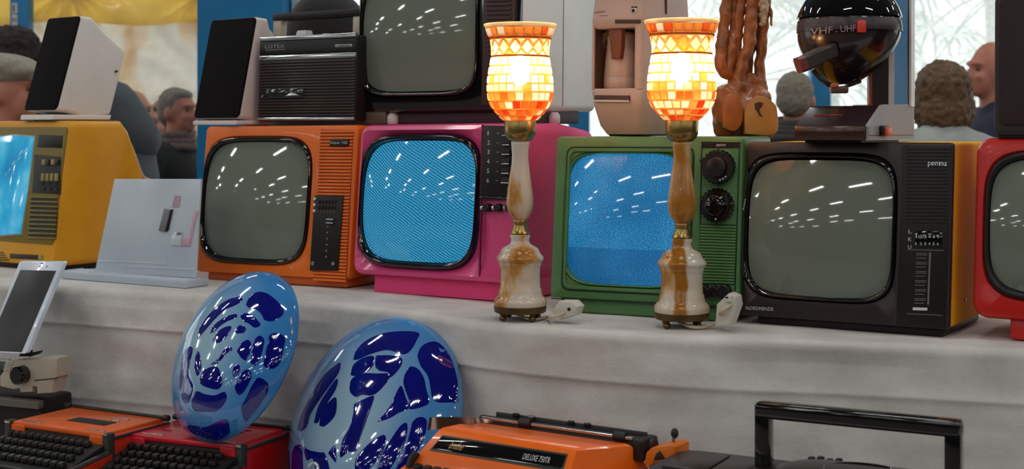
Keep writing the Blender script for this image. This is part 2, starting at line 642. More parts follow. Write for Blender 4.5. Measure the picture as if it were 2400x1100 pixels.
# ------------------------------------------------------------------ tables and cloth
edge = smooth_path([(-2.6, 3.75, 0), (-1.75, 3.47, 0), (-1.193, 3.27, 0), (-.4477, 2.945, 0), (.0149, 2.575, 0), (.2988, 2.44, 0), (.85, 2.285, 0), (1.6, 2.0, 0), (2.3, 1.72, 0)], 22)
back = Vector((.5, .866, 0))
M_wood_board = pm('plain_board', C(150, 130, 105), .7)
t = Thing('display_tier', 'raised wooden display board under the white cloth, carrying the televisions', 'table', (0, 3.2, 0))
bm = bmesh.new()
pts = [p - Vector((0, 3.2, 0)) + back * .03 for p in edge[::6]]
poly = [(p.x, p.y) for p in pts] + [(p.x + .36, p.y + .63) for p in reversed(pts)]
loft(bm, [[(x, y, TZ - .030) for x, y in poly], [(x, y, TZ - .006) for x, y in poly]])
t.part('board', bm, M_wood_board)
for px_, py_ in ((-2.2, .5), (-.9, .3), (.4, -.42), (1.6, -.95), (-1.9, 1.0), (-.5, .6), (.75, .05), (1.9, -.5)):
    bm = bmesh.new(); box(bm, px_ - .025, px_ + .025, py_ - .025, py_ + .025, 0, TZ - .028)
    t.part('leg', bm, M_wood_board)
t = Thing('trestle_table', 'low trestle table under the white cloth, carrying typewriters and cassette player', 'table', (0, 2.4, 0))
bm = bmesh.new()
front = Vector((-.52, -.85, 0))
poly = [(p.x - back.x * .02, p.y - 2.4 - back.y * .02) for p in edge[::22]] + [(p.x + front.x * .95, p.y - 2.4 + front.y * .95) for p in reversed(edge[::22])]
loft(bm, [[(x, y, LZ - .03) for x, y in poly], [(x, y, LZ - .006) for x, y in poly]])
t.part('table_top', bm, M_wood_board)
for px_, py_ in ((-1.9, .9), (-.6, .4), (.5, -.1), (1.5, -.55), (-2.4, .3), (-1.0, -.2), (.1, -.75), (1.1, -1.2)):
    bm = bmesh.new(); box(bm, px_ - .025, px_ + .025, py_ - .025, py_ + .025, 0, LZ - .03)
    t.part('leg', bm, M_wood_board)


def cloth():
    bm = bmesh.new()
    rows = []
    n = len(edge)
    for i, p in enumerate(edge):
        tng = (edge[min(i + 1, n - 1)] - edge[max(i - 1, 0)]).normalized()
        nf = Vector((tng.y, -tng.x, 0))
        if nf.y > 0: nf = -nf
        # how far the drop runs forward: a lazy ramp at the left, nearly plumb at the right
        run = .04
        prof = []
        for k in range(14): prof.append((-.75 + .73 * k / 13, TZ))
        for k in range(1, 7):
            a = R(90 * k / 6)
            prof.append((-.018 + .018 * math.sin(a), TZ - .018 + .018 * math.cos(a)))
        for k in range(1, 121):
            v = k / 120
            prof.append((.0 + run * (v ** 1.15), TZ - .018 + (LZ + .02 - TZ + .018) * v))
        for k in range(1, 24):
            v = k / 23
            prof.append((run + .008 + .9 * v, LZ + .004 + .012 * (1 - v) ** 6))
        row = []
        for k, (o_, z) in enumerate(prof):
            q = Vector((p.x, p.y, z)) + nf * o_
            if o_ < 0:
                q = Vector((p.x, p.y, z)) + back * (-o_)
            fr = max(0, min(1, (k - 16) / 10)) * (1 if z > LZ + .03 else .15)
            wv = .012 * noise.noise(Vector((q.x * 3.1, z * 2.2, 1.3))) + .010 * noise.noise(Vector((q.x * 6 + z * 5, z * 8, 4.7))) + .0045 * noise.noise(Vector((q.x * 16, z * 21, 2)))
            # ironed fold lines running along the cloth
            for zf, amp in ((TZ - .088, .0045), (TZ - .25, .003)):
                zz = z - zf - .012 * noise.noise(Vector((q.x * .7, 5, 1)))
                wv += amp * (math.exp(-abs(zz) / .016) if zz > 0 else math.exp(-abs(zz) / .004) - .35 * math.exp(-abs(zz + .012) / .02))
            # drag folds where the cloth runs out onto the lower table
            g = max(0, (TZ - .12 - z) / .3)
            wv += .02 * g * noise.noise(Vector(((q.x + z * .9) * 5.5, z * 1.1, 8.8)))
            q += nf * wv * fr
            if fr < .3: q.z += .0012 * noise.noise(Vector((q.x * 9, q.y * 9, 0))) - .001
            row.append(bm.verts.new(q))
        rows.append(row)
    for a, b_ in zip(rows, rows[1:]):
        for k in range(len(a) - 1):
            bm.faces.new((a[k], b_[k], b_[k + 1], a[k + 1]))
    return bm


o = link('tablecloth', mesh_from(cloth(), 'tablecloth', 180), M_cloth)
tag(o, 'white fabric cloth draped over the raised tier and down onto the lower table', 'tablecloth')

# ------------------------------------------------------------------ people behind the stall
M_skin = pm('skin', C(196, 140, 118), .55, var=.08, vscale=20)
M_skin2 = pm('ruddy_skin', C(188, 122, 100), .55, var=.1, vscale=20)
M_eye = pm('eye', C(78, 58, 50), .3)
M_lip = pm('lip', C(160, 84, 78), .5)


def person(label, px, d, top_py, facing, skin, coat, trousers, hair=None, hair_style='short', lean=0., group=None, extra=None):
    x = (px - CX) / F * d
    H = EZ - (top_py - HY) / F * d
    s = H / 1.755
    t = Thing('person', label, 'person', (x, d, 0), 0, group=group)
    t.o.rotation_euler = (0, 0, R(facing))
    t.o.scale = (s, s, s)
    sh = [('s', (0, .01, 1.645), (.074, .094, .108)), ('s', (0, -.035, 1.595), (.056, .062, .075)), ('s', (0, -.068, 1.552), (.03, .03, .028)),
          ('s', (0, -.098, 1.612), (.013, .02, .026)), ('s', (0, -.108, 1.598), (.016, .014, .012)), ('s', (0, -.078, 1.662), (.052, .025, .014)),
          ('s', (.032, -.072, 1.605), (.022, .02, .02)), ('s', (-.032, -.072, 1.605), (.022, .02, .02)), ('s', (0, -.088, 1.568), (.024, .014, .011)),
          ('s', (.078, .012, 1.62), (.012, .022, .034)), ('s', (-.078, .012, 1.62), (.012, .022, .034)),
          ('c', (0, .02, 1.40), .062, (0, .012, 1.56), .056), ('s', (0, .015, 1.27), (.17, .105, .19)), ('s', (0, .01, 1.06), (.15, .1, .17)), ('s', (0, .01, .93), (.165, .11, .12)),
          ('c', (-.15, .02, 1.40), .062, (.15, .02, 1.40), .062)]
    for q in (-1, 1):
        sh += [('c', (q * .18, .02, 1.39), .06, (q * .235, .035, 1.12), .044), ('c', (q * .235, .035, 1.12), .044, (q * .235, -.06, .89), .031),
               ('s', (q * .232, -.075, .83), (.02, .04, .05)), ('c', (q * .218, -.1, .83), .011, (q * .212, -.115, .775), .009)]
        for i in range(4):
            fy = -.11 + .024 * i
            L_ = (.075, .088, .082, .066)[i]
            sh += [('c', (q * .236, fy, .80), .0105, (q * .232, fy - .006, .80 - L_ * .55), .0095), ('c', (q * .232, fy - .006, .80 - L_ * .55), .0095, (q * .222, fy - .004, .80 - L_), .008)]
        sh += [('c', (q * .09, .01, .9), .088, (q * .1, .0, .5), .058), ('c', (q * .1, .0, .5), .058, (q * .1, .02, .09), .042), ('s', (q * .1, -.06, .04), (.042, .11, .035))]
    body = blob(sh, .011, 2)
    link('body', body, skin, t.o)
    for q in (-1, 1):
        bm = bmesh.new(); bmesh.ops.create_icosphere(bm, subdivisions=2, radius=.0095, matrix=Matrix.Translation((q * .031, -.080, 1.637)) @ Matrix.Diagonal((1, 1, .5, 1)))
        link('eye', mesh_from(bm, 'eye', 180), M_eye, t.o)
    link('mouth', blob([('s', (0, -.101, 1.566), (.022, .006, .006))], .003, 1), M_lip, t.o)
    cs = [('s', (0, .015, 1.26), (.205, .14, .21)), ('s', (0, .015, 1.05), (.19, .135, .22)), ('c', (0, .015, .95), .165, (0, .01, .6), .19), ('c', (-.15, .02, 1.415), .078, (.15, .02, 1.415), .078), ('c', (0, .03, 1.42), .085, (0, .03, 1.475), .078)]
    for q in (-1, 1):
        cs += [('c', (q * .185, .02, 1.395), .079, (q * .245, .04, 1.12), .064), ('c', (q * .245, .04, 1.12), .064, (q * .24, -.05, .9), .05)]
    link('coat', blob(cs, .016, 3, (.008, 9.)), coat, t.o)
    ts = []
    for q in (-1, 1):
        ts += [('c', (q * .09, .01, .92), .108, (q * .1, .0, .5), .08), ('c', (q * .1, .0, .5), .08, (q * .1, .015, .1), .066)]
    link('trousers', blob(ts, .018, 2), trousers, t.o)
    for q in (-1, 1):
        link('shoe', blob([('s', (q * .1, -.055, .045), (.048, .125, .045)), ('c', (q * .1, .02, .05), .05, (q * .1, .02, .1), .055)], .014, 1), M_black, t.o)
    if hair is not None:
        if hair_style == 'short':
            hs = [('s', (0, .028, 1.668), (.084, .092, .09)), ('s', (0, .058, 1.628), (.077, .062, .08)), ('s', (0, -.005, 1.712), (.064, .068, .036))]
        elif hair_style == 'bushy':
            hs = [('s', (0, .03, 1.672), (.098, .105, .1)), ('s', (0, .075, 1.585), (.088, .062, .085)), ('s', (.04, .03, 1.60), (.07, .07, .09)), ('s', (-.04, .03, 1.60), (.07, .07, .09))]
        elif hair_style == 'fringe':
            hs = [('s', (0, .085, 1.6), (.066, .03, .045))]
        else:
            hs = [('s', (0, .02, 1.68), (.1, .115, .085)), ('s', (0, .02, 1.64), (.105, .12, .05))]
        link({'hat': 'fur_hat'}.get(hair_style, 'hair'), blob(hs, .008, 1, (.010 if hair_style in ('bushy', 'hat') else .004, 60.)), hair, t.o)
    if extra: extra(t)
    return t


def coatm(n, c): return pm(n, c, .85, var=.2, vscale=8, bump=.15, bscale=40, sheen=.1)


M_trs = coatm('dark_trousers', C(36, 36, 42))
M_grey_hair = pm('grey_hair', C(128, 120, 108), .7, var=.3, vscale=90, bump=.3, bscale=220)
M_brown_hair = pm('brown_hair', C(98, 70, 44), .6, var=.45, vscale=60, bump=.4, bscale=200)
M_dark_fur = pm('dark_fur', C(52, 40, 36), .9, var=.3, vscale=60, bump=.5, bscale=200)


def scarf(mat, z=1.462, r=.092, rows=3, name='scarf'):
    def f(t):
        for i in range(rows):
            bm = bmesh.new()
            pts = [((r - .006 * i) * 1.12 * math.cos(2 * math.pi * k / 24), .022 + (r - .006 * i) * math.sin(2 * math.pi * k / 24), z + .026 * i + .01 * math.sin(2 * math.pi * k / 24 + i)) for k in range(25)]
            tube(bm, pts, .021, 8)
            link(name + '_fold', mesh_from(bm, name + '_fold', 180), mat, t.o)
    return f


def collar(t):
    link('raised_collar', blob([('c', (-.14, .04, 1.465), .088, (.14, .04, 1.465), .088), ('s', (0, .05, 1.5), (.12, .11, .09)), ('c', (-.14, .04, 1.465), .088, (-.22, .03, 1.34), .08), ('c', (.14, .04, 1.465), .088, (.22, .03, 1.34), .08)], .016, 3, (.008, 9.)), coatm('slate_collar', C(70, 78, 84)), t.o)


def flat_cap(t):
    link('flat_cap', blob([('s', (0, .03, 1.715), (.112, .135, .046)), ('s', (0, -.02, 1.70), (.1, .12, .04)), ('s', (0, .02, 1.675), (.092, .115, .022)), ('s', (0, -.125, 1.668), (.068, .06, .011))], .008, 2), pm('grey_tweed', C(150, 146, 134), .9, var=.15, vscale=60), t.o)


person('grey-haired person in black coat and pale scarf, face turned right, beside the blue pillar', 420, 7.0, 205, 62, M_skin2, coatm('black_coat', C(22, 19, 19)), M_trs, M_grey_hair, 'short', extra=scarf(pm('pale_scarf', C(120, 100, 92), .9, var=.4, vscale=40)))
person('fair-haired person mostly hidden behind the grey-haired person in black', 388, 8.85, 232, 170, M_skin, coatm('charcoal_coat', C(34, 32, 32)), M_trs, pm('fair_hair', C(150, 132, 92), .7, var=.2), 'short')
person('small far person with thin grey hair beside the slate coat', 316, 7.6, 210, 100, M_skin, coatm('white_jacket', C(60, 62, 66)), M_trs, M_grey_hair, 'fringe')
person('small far dark-haired person peeking past the slate coat', 345, 8.25, 243, 75, M_skin, coatm('mauve_coat', C(120, 90, 92)), M_trs, pm('dark_hair', C(50, 38, 32), .6), 'short')
person('tall person in a slate grey coat, back turned, behind the yellow television', 188, 5.2, 48, 172, M_skin, coatm('slate_coat', C(72, 80, 86)), M_trs, M_grey_hair, 'short', extra=collar)
person('person in a pale grey flat cap, behind the yellow television', 16, 4.7, 128, 95, M_skin2, coatm('dark_coat', C(38, 34, 34)), M_trs, M_grey_hair, 'fringe', extra=flat_cap)
person('person in a dark fur hat, behind the one in the flat cap', 42, 6.3, 66, 140, M_skin2, coatm('brown_coat', C(44, 34, 32)), M_trs, M_dark_fur, 'hat')


def hood(t):
    link('hood', blob([('s', (0, .03, 1.66), (.115, .135, .125)), ('c', (0, .02, 1.70), .085, (0, .06, 1.80), .03), ('c', (0, .03, 1.52), .13, (0, .03, 1.43), .17)], .012, 3), coatm('black_hood', C(18, 16, 16)), t.o)


person('person in a black hooded coat, behind the transistor radio', 778, 4.3, 2, 165, M_skin, coatm('black_hooded_coat', C(18, 16, 16)), M_trs, None, extra=hood)
person('grey-haired person in a ribbed dark scarf, back turned, beside the wooden sculpture', 1866, 6.3, 168, 155, M_skin2, coatm('black_wool_coat', C(34, 30, 30)), M_trs, M_grey_hair, 'short', extra=scarf(coatm('ribbed_scarf', C(58, 55, 54)), 1.45, .1, 4))


def shawl(t):
    link('shawl', blob([('c', (-.16, .04, 1.40), .1, (.16, .04, 1.40), .1), ('s', (0, .07, 1.44), (.2, .11, .1)), ('c', (-.2, .03, 1.36), .1, (-.25, .06, 1.22), .085), ('c', (.2, .03, 1.36), .1, (.26, .06, 1.2), .085), ('s', (0, .08, 1.26), (.2, .12, .14)), ('c', (0, .05, 1.47), .1, (0, .04, 1.5), .09)], .013, 3, (.008, 14.)), coatm('pale_grey_fabric', C(158, 164, 160)), t.o)
    bm = bmesh.new()
    tube(bm, smooth_path([(-.13, .18, 1.30), (-.2, .14, 1.36), (-.27, .06, 1.31), (-.32, .0, 1.2)]), .02, 8)
    link('bag_strap', mesh_from(bm, 'bag_strap', 180), pm('maroon_strap', C(112, 34, 48), .6), t.o)


person('brown-haired person in a pale grey shawl, back turned, beside the dark box', 2207, 4.9, 152, 172, M_skin, coatm('grey_coat', C(120, 124, 122)), M_trs, M_brown_hair, 'bushy', extra=shawl)
person('bald person in a navy coat, head turned left, half behind the dark box', 2322, 6.2, 96, -75, M_skin2, coatm('navy_coat', C(30, 36, 58)), M_trs, None)
# ------------------------------------------------------------------ televisions
def screen_mat(name, dark, mid, bright, kind):
    m, nt, b, out = new_mat(name)
    N, L = nt.nodes, nt.links
    tc = N.new('ShaderNodeTexCoord')
    mp = N.new('ShaderNodeMapping')
    L.new(tc.outputs['Object'], mp.inputs['Vector'])
    def noise_(scale, detail=2., sx=1., sz=1.):
        q = N.new('ShaderNodeMapping'); q.inputs['Scale'].default_value = (sx, 0, sz)
        L.new(tc.outputs['Object'], q.inputs['Vector'])
        n = N.new('ShaderNodeTexNoise'); n.inputs['Scale'].default_value = scale; n.inputs['Detail'].default_value = detail
        L.new(q.outputs['Vector'], n.inputs['Vector'])
        return n.outputs['Fac']
    def math_(op, a, b_, c=None):
        n = N.new('ShaderNodeMath'); n.operation = op
        for i, v in enumerate((a, b_, c)):
            if v is None: continue
            if isinstance(v, (int, float)): n.inputs[i].default_value = v
            else: L.new(v, n.inputs[i])
        return n.outputs[0]
    sep = N.new('ShaderNodeSeparateXYZ'); L.new(tc.outputs['Object'], sep.inputs[0])
    X, Z = sep.outputs['X'], sep.outputs['Z']
    if kind == 'herringbone':          # slanting interference lines over snow
        big = noise_(7.)
        ph = math_('MULTIPLY_ADD', X, 520., math_('MULTIPLY_ADD', Z, 980., math_('MULTIPLY', big, 26.)))
        s = math_('MULTIPLY_ADD', math_('SINE', ph, 0.), .17, .45)
        f = math_('ADD', s, math_('MULTIPLY', math_('SUBTRACT', noise_(420., 3, 1., 1.7), .5), 1.3))
    elif kind == 'snow':
        f = math_('MULTIPLY_ADD', math_('SUBTRACT', noise_(430., 3., 1., 1.6), .5), 1.5, .46)
        f = math_('ADD', f, math_('MULTIPLY', math_('SUBTRACT', noise_(7.), .5), .5))
        band = math_('COMPARE', Z, .075, .052)      # darker hum bar across the lower half of the picture
        f = math_('SUBTRACT', f, math_('MULTIPLY', band, .12))
    else:                              # calm blue picture with soft brighter streaks
        f = math_('MULTIPLY_ADD', math_('SUBTRACT', noise_(11., 3., 1., .5), .5), 1.6, .5)
        f = math_('ADD', f, math_('MULTIPLY', math_('SUBTRACT', noise_(380.), .5), .25))
    rp = N.new('ShaderNodeValToRGB')
    e = rp.color_ramp.elements
    e[0].position, e[0].color = .15, dark
    e[1].position, e[1].color = .9, bright
    k = e.new(.5); k.color = mid
    L.new(f, rp.inputs['Fac'])
    b.inputs['Base Color'].default_value = (.03, .04, .045, 1)
    b.inputs['Roughness'].default_value = .04
    L.new(rp.outputs['Color'], b.inputs['Emission Color'])
    b.inputs['Emission Strength'].default_value = .74
    return m


M_scr_pink = screen_mat('lit_screen_herringbone', C(0, 48, 88), C(8, 132, 180), C(110, 206, 230), 'herringbone')
M_scr_green = screen_mat('lit_screen_snow', C(0, 62, 112), C(8, 116, 172), C(116, 196, 226), 'snow')
M_scr_yellow = screen_mat('lit_screen_blue', C(10, 110, 160), C(40, 158, 202), C(130, 210, 232), 'calm')
ANG = [2 * math.pi * (i + .5) / 96 for i in range(96)]


def screen_geo(t, left, right, top, bottom, off=0.):
    l, r = t.uv(*left, off)[0], t.uv(*right, off)[0]
    tp, bt = t.uv(*top, off)[1], t.uv(*bottom, off)[1]
    return ((l + r) / 2, (tp + bt) / 2, r - l, tp - bt)


def dome(t, cx, cz, w_, h_, e, y_edge, bulge, m, name='screen'):
    bm = bmesh.new()
    rings = []
    for k in range(12):
        f = 1 - k / 12
        o = sup(cx, cz, w_ * f, h_ * f, ANG, 2 + (e - 2) * f)
        rings.append([(x, y_edge - bulge * (1 - (((x - cx) / (w_ / 2)) ** 2 + ((z - cz) / (h_ / 2)) ** 2) / 1.45), z) for x, z in o])
    vs = loft(bm, rings, False, False)
    c = bm.verts.new((cx, y_edge - bulge, cz))
    for i in range(len(ANG)):
        bm.faces.new((vs[-1][i], vs[-1][(i + 1) % len(ANG)], c))
    return t.part(name, bm, m, smooth=180)


def shell(t, L_, R_, B_, T_, rad, depth, body, front, hole, e, lip=.006, fd=.03, recess=.0, hole_d=.012, taper=((.6, .0, .0), (.95, .03, .03), (1.0, .045, .045)), name='cabinet'):
    """front frame with a picture-tube opening, and the cabinet behind it"""
    outer = rrect(L_, R_, B_, T_, rad, 6)
    cx, cz, w_, h_ = hole
    corner = [math.atan2(z - cz, x - cx) % (2 * math.pi) for x, z in outer]
    angs = sorted(set([round(a, 6) for a in ANG] + [round(a, 6) for a in corner]))
    o = raycast_poly(outer, cx, cz, angs)
    oi = raycast_poly(inset(outer, lip), cx, cz, angs)
    om = raycast_poly(inset(outer, lip * .3), cx, cz, angs)
    h0 = sup(cx, cz, w_, h_, angs, e)
    hm = sup(cx, cz, w_ + .006, h_ + .006, angs, e)
    h1 = sup(cx, cz, w_ - .004, h_ - .004, angs, e)
    bm = bmesh.new()
    loft(bm, [ring(o, fd), ring(o, lip), ring(om, lip * .3), ring(oi, 0), ring(hm, recess), ring(h0, recess + .003), ring(h1, recess + hole_d)], False, False)
    fr = t.part('front_frame', bm, front)
    bm = bmesh.new()
    rs = [ring(inset(outer, .0015), fd - .004), ring(inset(outer, .0015), fd)]
    for f, ds, dt in taper:
        rs.append(ring(rrect(L_ + ds, R_ - ds, B_ + ds * .4, T_ - dt, rad * 1.2, 6), depth * f))
    loft(bm, rs, False, True)
    cb = t.part(name, bm, body)
    return fr, cb


def surround(t, cx, cz, w0, h0, w1, h1, e0, e1, m, prot=.006, name='screen_surround', y_in=.008):
    bm = bmesh.new()
    mid = lambda f: (w0 + (w1 - w0) * f, h0 + (h1 - h0) * f, e0 + (e1 - e0) * f)
    rs = []
    for f, y in ((0, .006), (0, .0), (.18, -prot * .8), (.45, -prot), (.75, -prot * .6), (1, y_in)):
        a, b_, e = mid(f)
        rs.append(ring(sup(cx, cz, a, b_, ANG, e), y))
    loft(bm, rs, False, False)
    return t.part(name, bm, m, smooth=60)


def feet(t, xs, ys, z0, z1, m, r=.014):
    for x in xs:
        for y in ys:
            bm = bmesh.new(); lathe(bm, [(r * .85, z0), (r, z0 + .003), (r, z1)], 14, 'z', True, (x, y, 0))
            t.part('foot', bm, m)


# ---- orange
M_or = pm('orange_cabinet_plastic', C(232, 108, 8), .38, var=.05, coat=.1)
M_or_dark = pm('orange_base_plastic', C(204, 90, 12), .45, var=.05)
t = Thing('television', 'orange television with a dark screen and black slider panel, standing left of the pink one', 'television', (-.5614, 3.25, TZ), 29.4, .120, -.4)
zf = .018
L_, R_, T_ = -.2257, .2257, zf + .347
g = screen_geo(t, (474, 470), (726, 468), (605, 321), (595, 619))
gi = screen_geo(t, (481, 470), (720, 468), (605, 333), (595, 607))
shell(t, L_, R_, zf, T_, .012, .30, M_or, M_or, g, 4.8)
surround(t, *g, gi[2], gi[3], 4.8, 4.6, M_gloss_black, .007) if False else surround(t, g[0], g[1], g[2], g[3], gi[2], gi[3], 4.8, 4.6, M_gloss_black, .007)
dome(t, gi[0], gi[1], gi[2], gi[3], 4.6, .007, .022, M_tube)
bm = bmesh.new(); box(bm, L_ + .03, R_ - .012, .012, .25, 0, zf + .002, .004); t.part('plinth', bm, M_or_dark)
t.plate('grille_back', [(734, 657), (813, 659), (829, 305), (752, 304)], -.0004, .001, pm('burnt_orange_groove', C(150, 54, 6), .5))
for i in range(46):
    y = 309 + i * (655 - 309) / 45.
    x0, x1 = 752 - (y - 309) * .05, 829 - (y - 309) * .05
    a, b_ = t.uv(x0, y), t.uv(x1, y + .4)
    bm = bmesh.new(); box(bm, a[0], b_[0], -.0035, .002, a[1] - .0026, a[1] + .0026, .0012, 1)
    t.part('grille_slat', bm, M_or)
t.plate('badge', [(776, 342), (820, 342), (821, 327), (777, 326)], -.0065, 0, M_black, .0008)
t.text('badge_lettering', 'Imper 102', (779, 339), (818, 339.5), .0075, -.0069, M_white_ink)
pan = t.plate('control_panel', [(729, 634), (795, 635), (808, 460), (740, 458)], -.006, .002, M_black, .0015)
for r_ in range(2):
    for i in range(6):
        px_, py_ = 752 + i * 7.6 - r_ * .8, 473 + r_ * 13
        x, z = t.uv(px_, py_)
        bm = bmesh.new(); box(bm, x - .0025, x + .0025, -.0085, -.005, z - .004, z + .004, .0008, 1)
        t.part('channel_button', bm, M_black, pan)
for i in range(6):
    vs = t.uv(748 + i * 7.6, 481)
    t.text_uv('button_number', str(i + 1), (vs[0] - .0005, vs[1] - .0165), (vs[0] + .003, vs[1] - .0165), .004, -.0062, M_grey_ink, pan)
for i, (px_, py_) in enumerate(((742, 466), (741, 480), (740.5, 494))):
    t.disc('indicator', px_, py_, .0035, -.008, -.004, M_white_ink, pan, 10, .0006)
for i in range(6):
    px_, py_ = 772 - i * .8, 531 + i * 14.2
    t.disc('scale_dot', px_, py_, .0024, -.0068, -.004, M_grey_ink, pan, 8, .0004)
x, z = t.uv(779, 518)
for dz in (-.004, .004):
    bm = bmesh.new(); box(bm, x - .010, x + .010, -.013, -.005, z + dz - .0016, z + dz + .0016, .0006, 1)
    t.part('slider_knob', bm, M_chrome, pan)
for px_, py_, mm in ((737, 617, M_chrome), (785, 618, M_steel)):
    t.disc('screw', px_, py_, .0045, -.009, -.004, mm, pan, 14, .0008)
feet(t, (L_ + .06, R_ - .06), (.04, .22), -.0, .004, M_black)
T_orange = t

# ---- pink
M_pk = pm('pink_cabinet_plastic', C(226, 70, 124), .55, var=.04, spec=.2)
M_pk_in = pm('pink_frame_plastic', C(220, 72, 130), .3, var=.04, coat=.2)
M_pk_slot = pm('dark_pink_slot', C(110, 16, 58), .5)
t = Thing('television', 'pink television showing blue slanting interference lines, behind the first mosaic lamp', 'television', (-.180, 2.99, TZ), 35.1, .096, -.5)
zf = .0376
L_, R_, T_ = -.2174, .2174, zf + .331
g = screen_geo(t, (841, 490), (1118, 470), (990, 315), (985, 630))
gi = screen_geo(t, (848, 490), (1113, 470), (990, 330), (985, 615))
fr, cb = shell(t, L_, R_, zf, T_, .026, .36, M_pk, M_pk_in, g, 4.6, lip=.012, fd=.045, recess=.010, taper=((.5, .0, .0), (.9, .02, .015), (1.0, .04, .03)))
surround(t, g[0], g[1], g[2], g[3], gi[2], gi[3], 4.6, 4.5, M_gloss_black, .004, y_in=.014)
dome(t, gi[0], gi[1], gi[2], gi[3], 4.5, .012, .024, M_scr_pink)
bm = bmesh.new(); box(bm, L_ + .05, R_ - .02, .02, .28, 0, zf + .006, .004); t.part('plinth', bm, M_pk)
t.plate('seam_groove', [(1122, 648), (1124.5, 648), (1131.5, 292), (1129, 292)], -.001, .004, M_pk_slot)
# control column
pan = t.plate('control_panel', [(1127, 462), (1206, 466), (1214, 296), (1135, 294)], -.004, .012, M_black, .002)
for i in range(6):
    y = 312 + i * 22.2
    t.text('channel_number', str(i + 1), (1145.5 - i * .5, y + 5), (1151 - i * .5, y + 5), .009, -.0043, M_white_ink, pan)
    t.plate('dash_mark', [(1167 - i * .5, y + 1.5), (1173 - i * .5, y + 1.5), (1173 - i * .5, y - .5), (1167 - i * .5, y - .5)], -.0045, -.003, M_grey_ink, 0, pan)
    t.plate('channel_key', [(1185 - i * .5, y + 7), (1202 - i * .5, y + 7.5), (1202 - i * .5, y - 6), (1185 - i * .5, y - 6)], -.012, -.003, M_black, .001, pan)
    t.plate('chrome_key_edge', [(1185 - i * .5, y + 7), (1202 - i * .5, y + 7.5), (1202 - i * .5, y + 4), (1185 - i * .5, y + 4)], -.0135, -.006, M_chrome, .0006, pan)
t.plate('panel_edge', [(1127, 466), (1206, 470), (1206, 464), (1127, 460)], -.006, .01, M_gloss_black, .001, pan)
for px_ in (1144, 1171, 1198):
    t.disc('control_knob', px_, 487, .0085, -.012, .01, M_black, n=20)
for px_ in (1131, 1157, 1184):
    x, z = t.uv(px_, 487)
    bm = bmesh.new(); bmesh.ops.create_icosphere(bm, subdivisions=2, radius=.0052, matrix=Matrix.Translation((x, -.002, z)))
    t.part('chrome_stud', bm, M_chrome, smooth=180)
for i in range(14):
    y = 517 + i * 9.1
    xo = -(y - 517) * .055
    segs = ((1134, 1154, 1158, 1202) if i % 2 else (1134, 1176, 1180, 1202))
    for a, b_ in (segs[:2], segs[2:]):
        t.plate('speaker_slot', [(a + xo, y + 2), (b_ + xo, y + 3), (b_ + xo, y - 1), (a + xo, y - 2)], .0078, .014, M_pk_slot)
bm = bmesh.new(); box(bm, R_ - .004, R_ + .0012, .2, .21, zf + .03, T_ - .03); t.part('side_seam', bm, M_pk_slot)
feet(t, (L_ + .08, R_ - .06), (.04, .24), 0, .004, M_black)
T_pink = t

# ---- green
M_gr = pm('green_cabinet_plastic', C(80, 126, 72), .42, var=.06)
M_gr_dk = pm('dark_green_groove', C(20, 42, 24), .5)
t = Thing('television', 'green television with two big black dials and a snowy blue picture', 'television', (.245, 2.68, TZ), 26.3, .107, -.15)
zf = .027
L_, R_, T_ = -.192, .192, zf + .316
g = screen_geo(t, (1322, 510), (1609, 510), (1465, 357), (1460, 673))
fr, cb = shell(t, L_, R_, zf, T_, .008, .30, M_gr, M_gr, g, 5.2, lip=.005, fd=.05, recess=.0, hole_d=.02)
gi = (g[0], g[1], g[2] - .006, g[3] - .006)
surround(t, g[0], g[1], g[2], g[3], gi[2], gi[3], 5.2, 5.0, M_gr, .003, y_in=.012)
dome(t, gi[0], gi[1], gi[2], gi[3], 5.0, .011, .02, M_scr_green)
# raised bead framing the tube, with the dark groove round it
fo = t.uvs([(1314, 688), (1618, 690), (1628, 344), (1318, 343)])
xl, xr, zb, zt = fo[0][0], fo[1][0], (fo[0][1] + fo[1][1]) / 2, (fo[2][1] + fo[3][1]) / 2
for nm, d0, d1, yy, mm in (('frame_groove', .0, .0035, -.0006, M_gr_dk), ('frame_bead', .0035, .011, -.004, M_gr)):
    bm = bmesh.new()
    a, b_ = rrect(xl + d0, xr - d0, zb + d0, zt - d0, .016, 6), rrect(xl + d1, xr - d1, zb + d1, zt - d1, .012, 6)
    loft(bm, [ring(a, .001), ring(a, yy * .4), ring(inset(a, .0015), yy), ring(inset(b_, -.0015), yy), ring(b_, yy * .4), ring(b_, .001)], False, False)
    t.part(nm, bm, mm)
pc = [(1637, 716), (1722, 722), (1734, 334), (1645, 333)]
bm = bmesh.new(); o_ = t.uvs(pc)
for i in range(4):
    a, b_ = Vector(o_[i]), Vector(o_[(i + 1) % 4])
    tube(bm, [(a.x, -.0006, a.y), (b_.x, -.0006, b_.y)], .0012, 6)
t.part('panel_outline', bm, M_gr_dk)
t.plate('badge_slot', [(1646, 347), (1735, 347), (1736, 336), (1647, 336)], -.001, .004, M_black)
t.plate('badge', [(1679, 345), (1702, 345), (1703, 338), (1680, 338)], -.003, .002, M_steel, .0006)
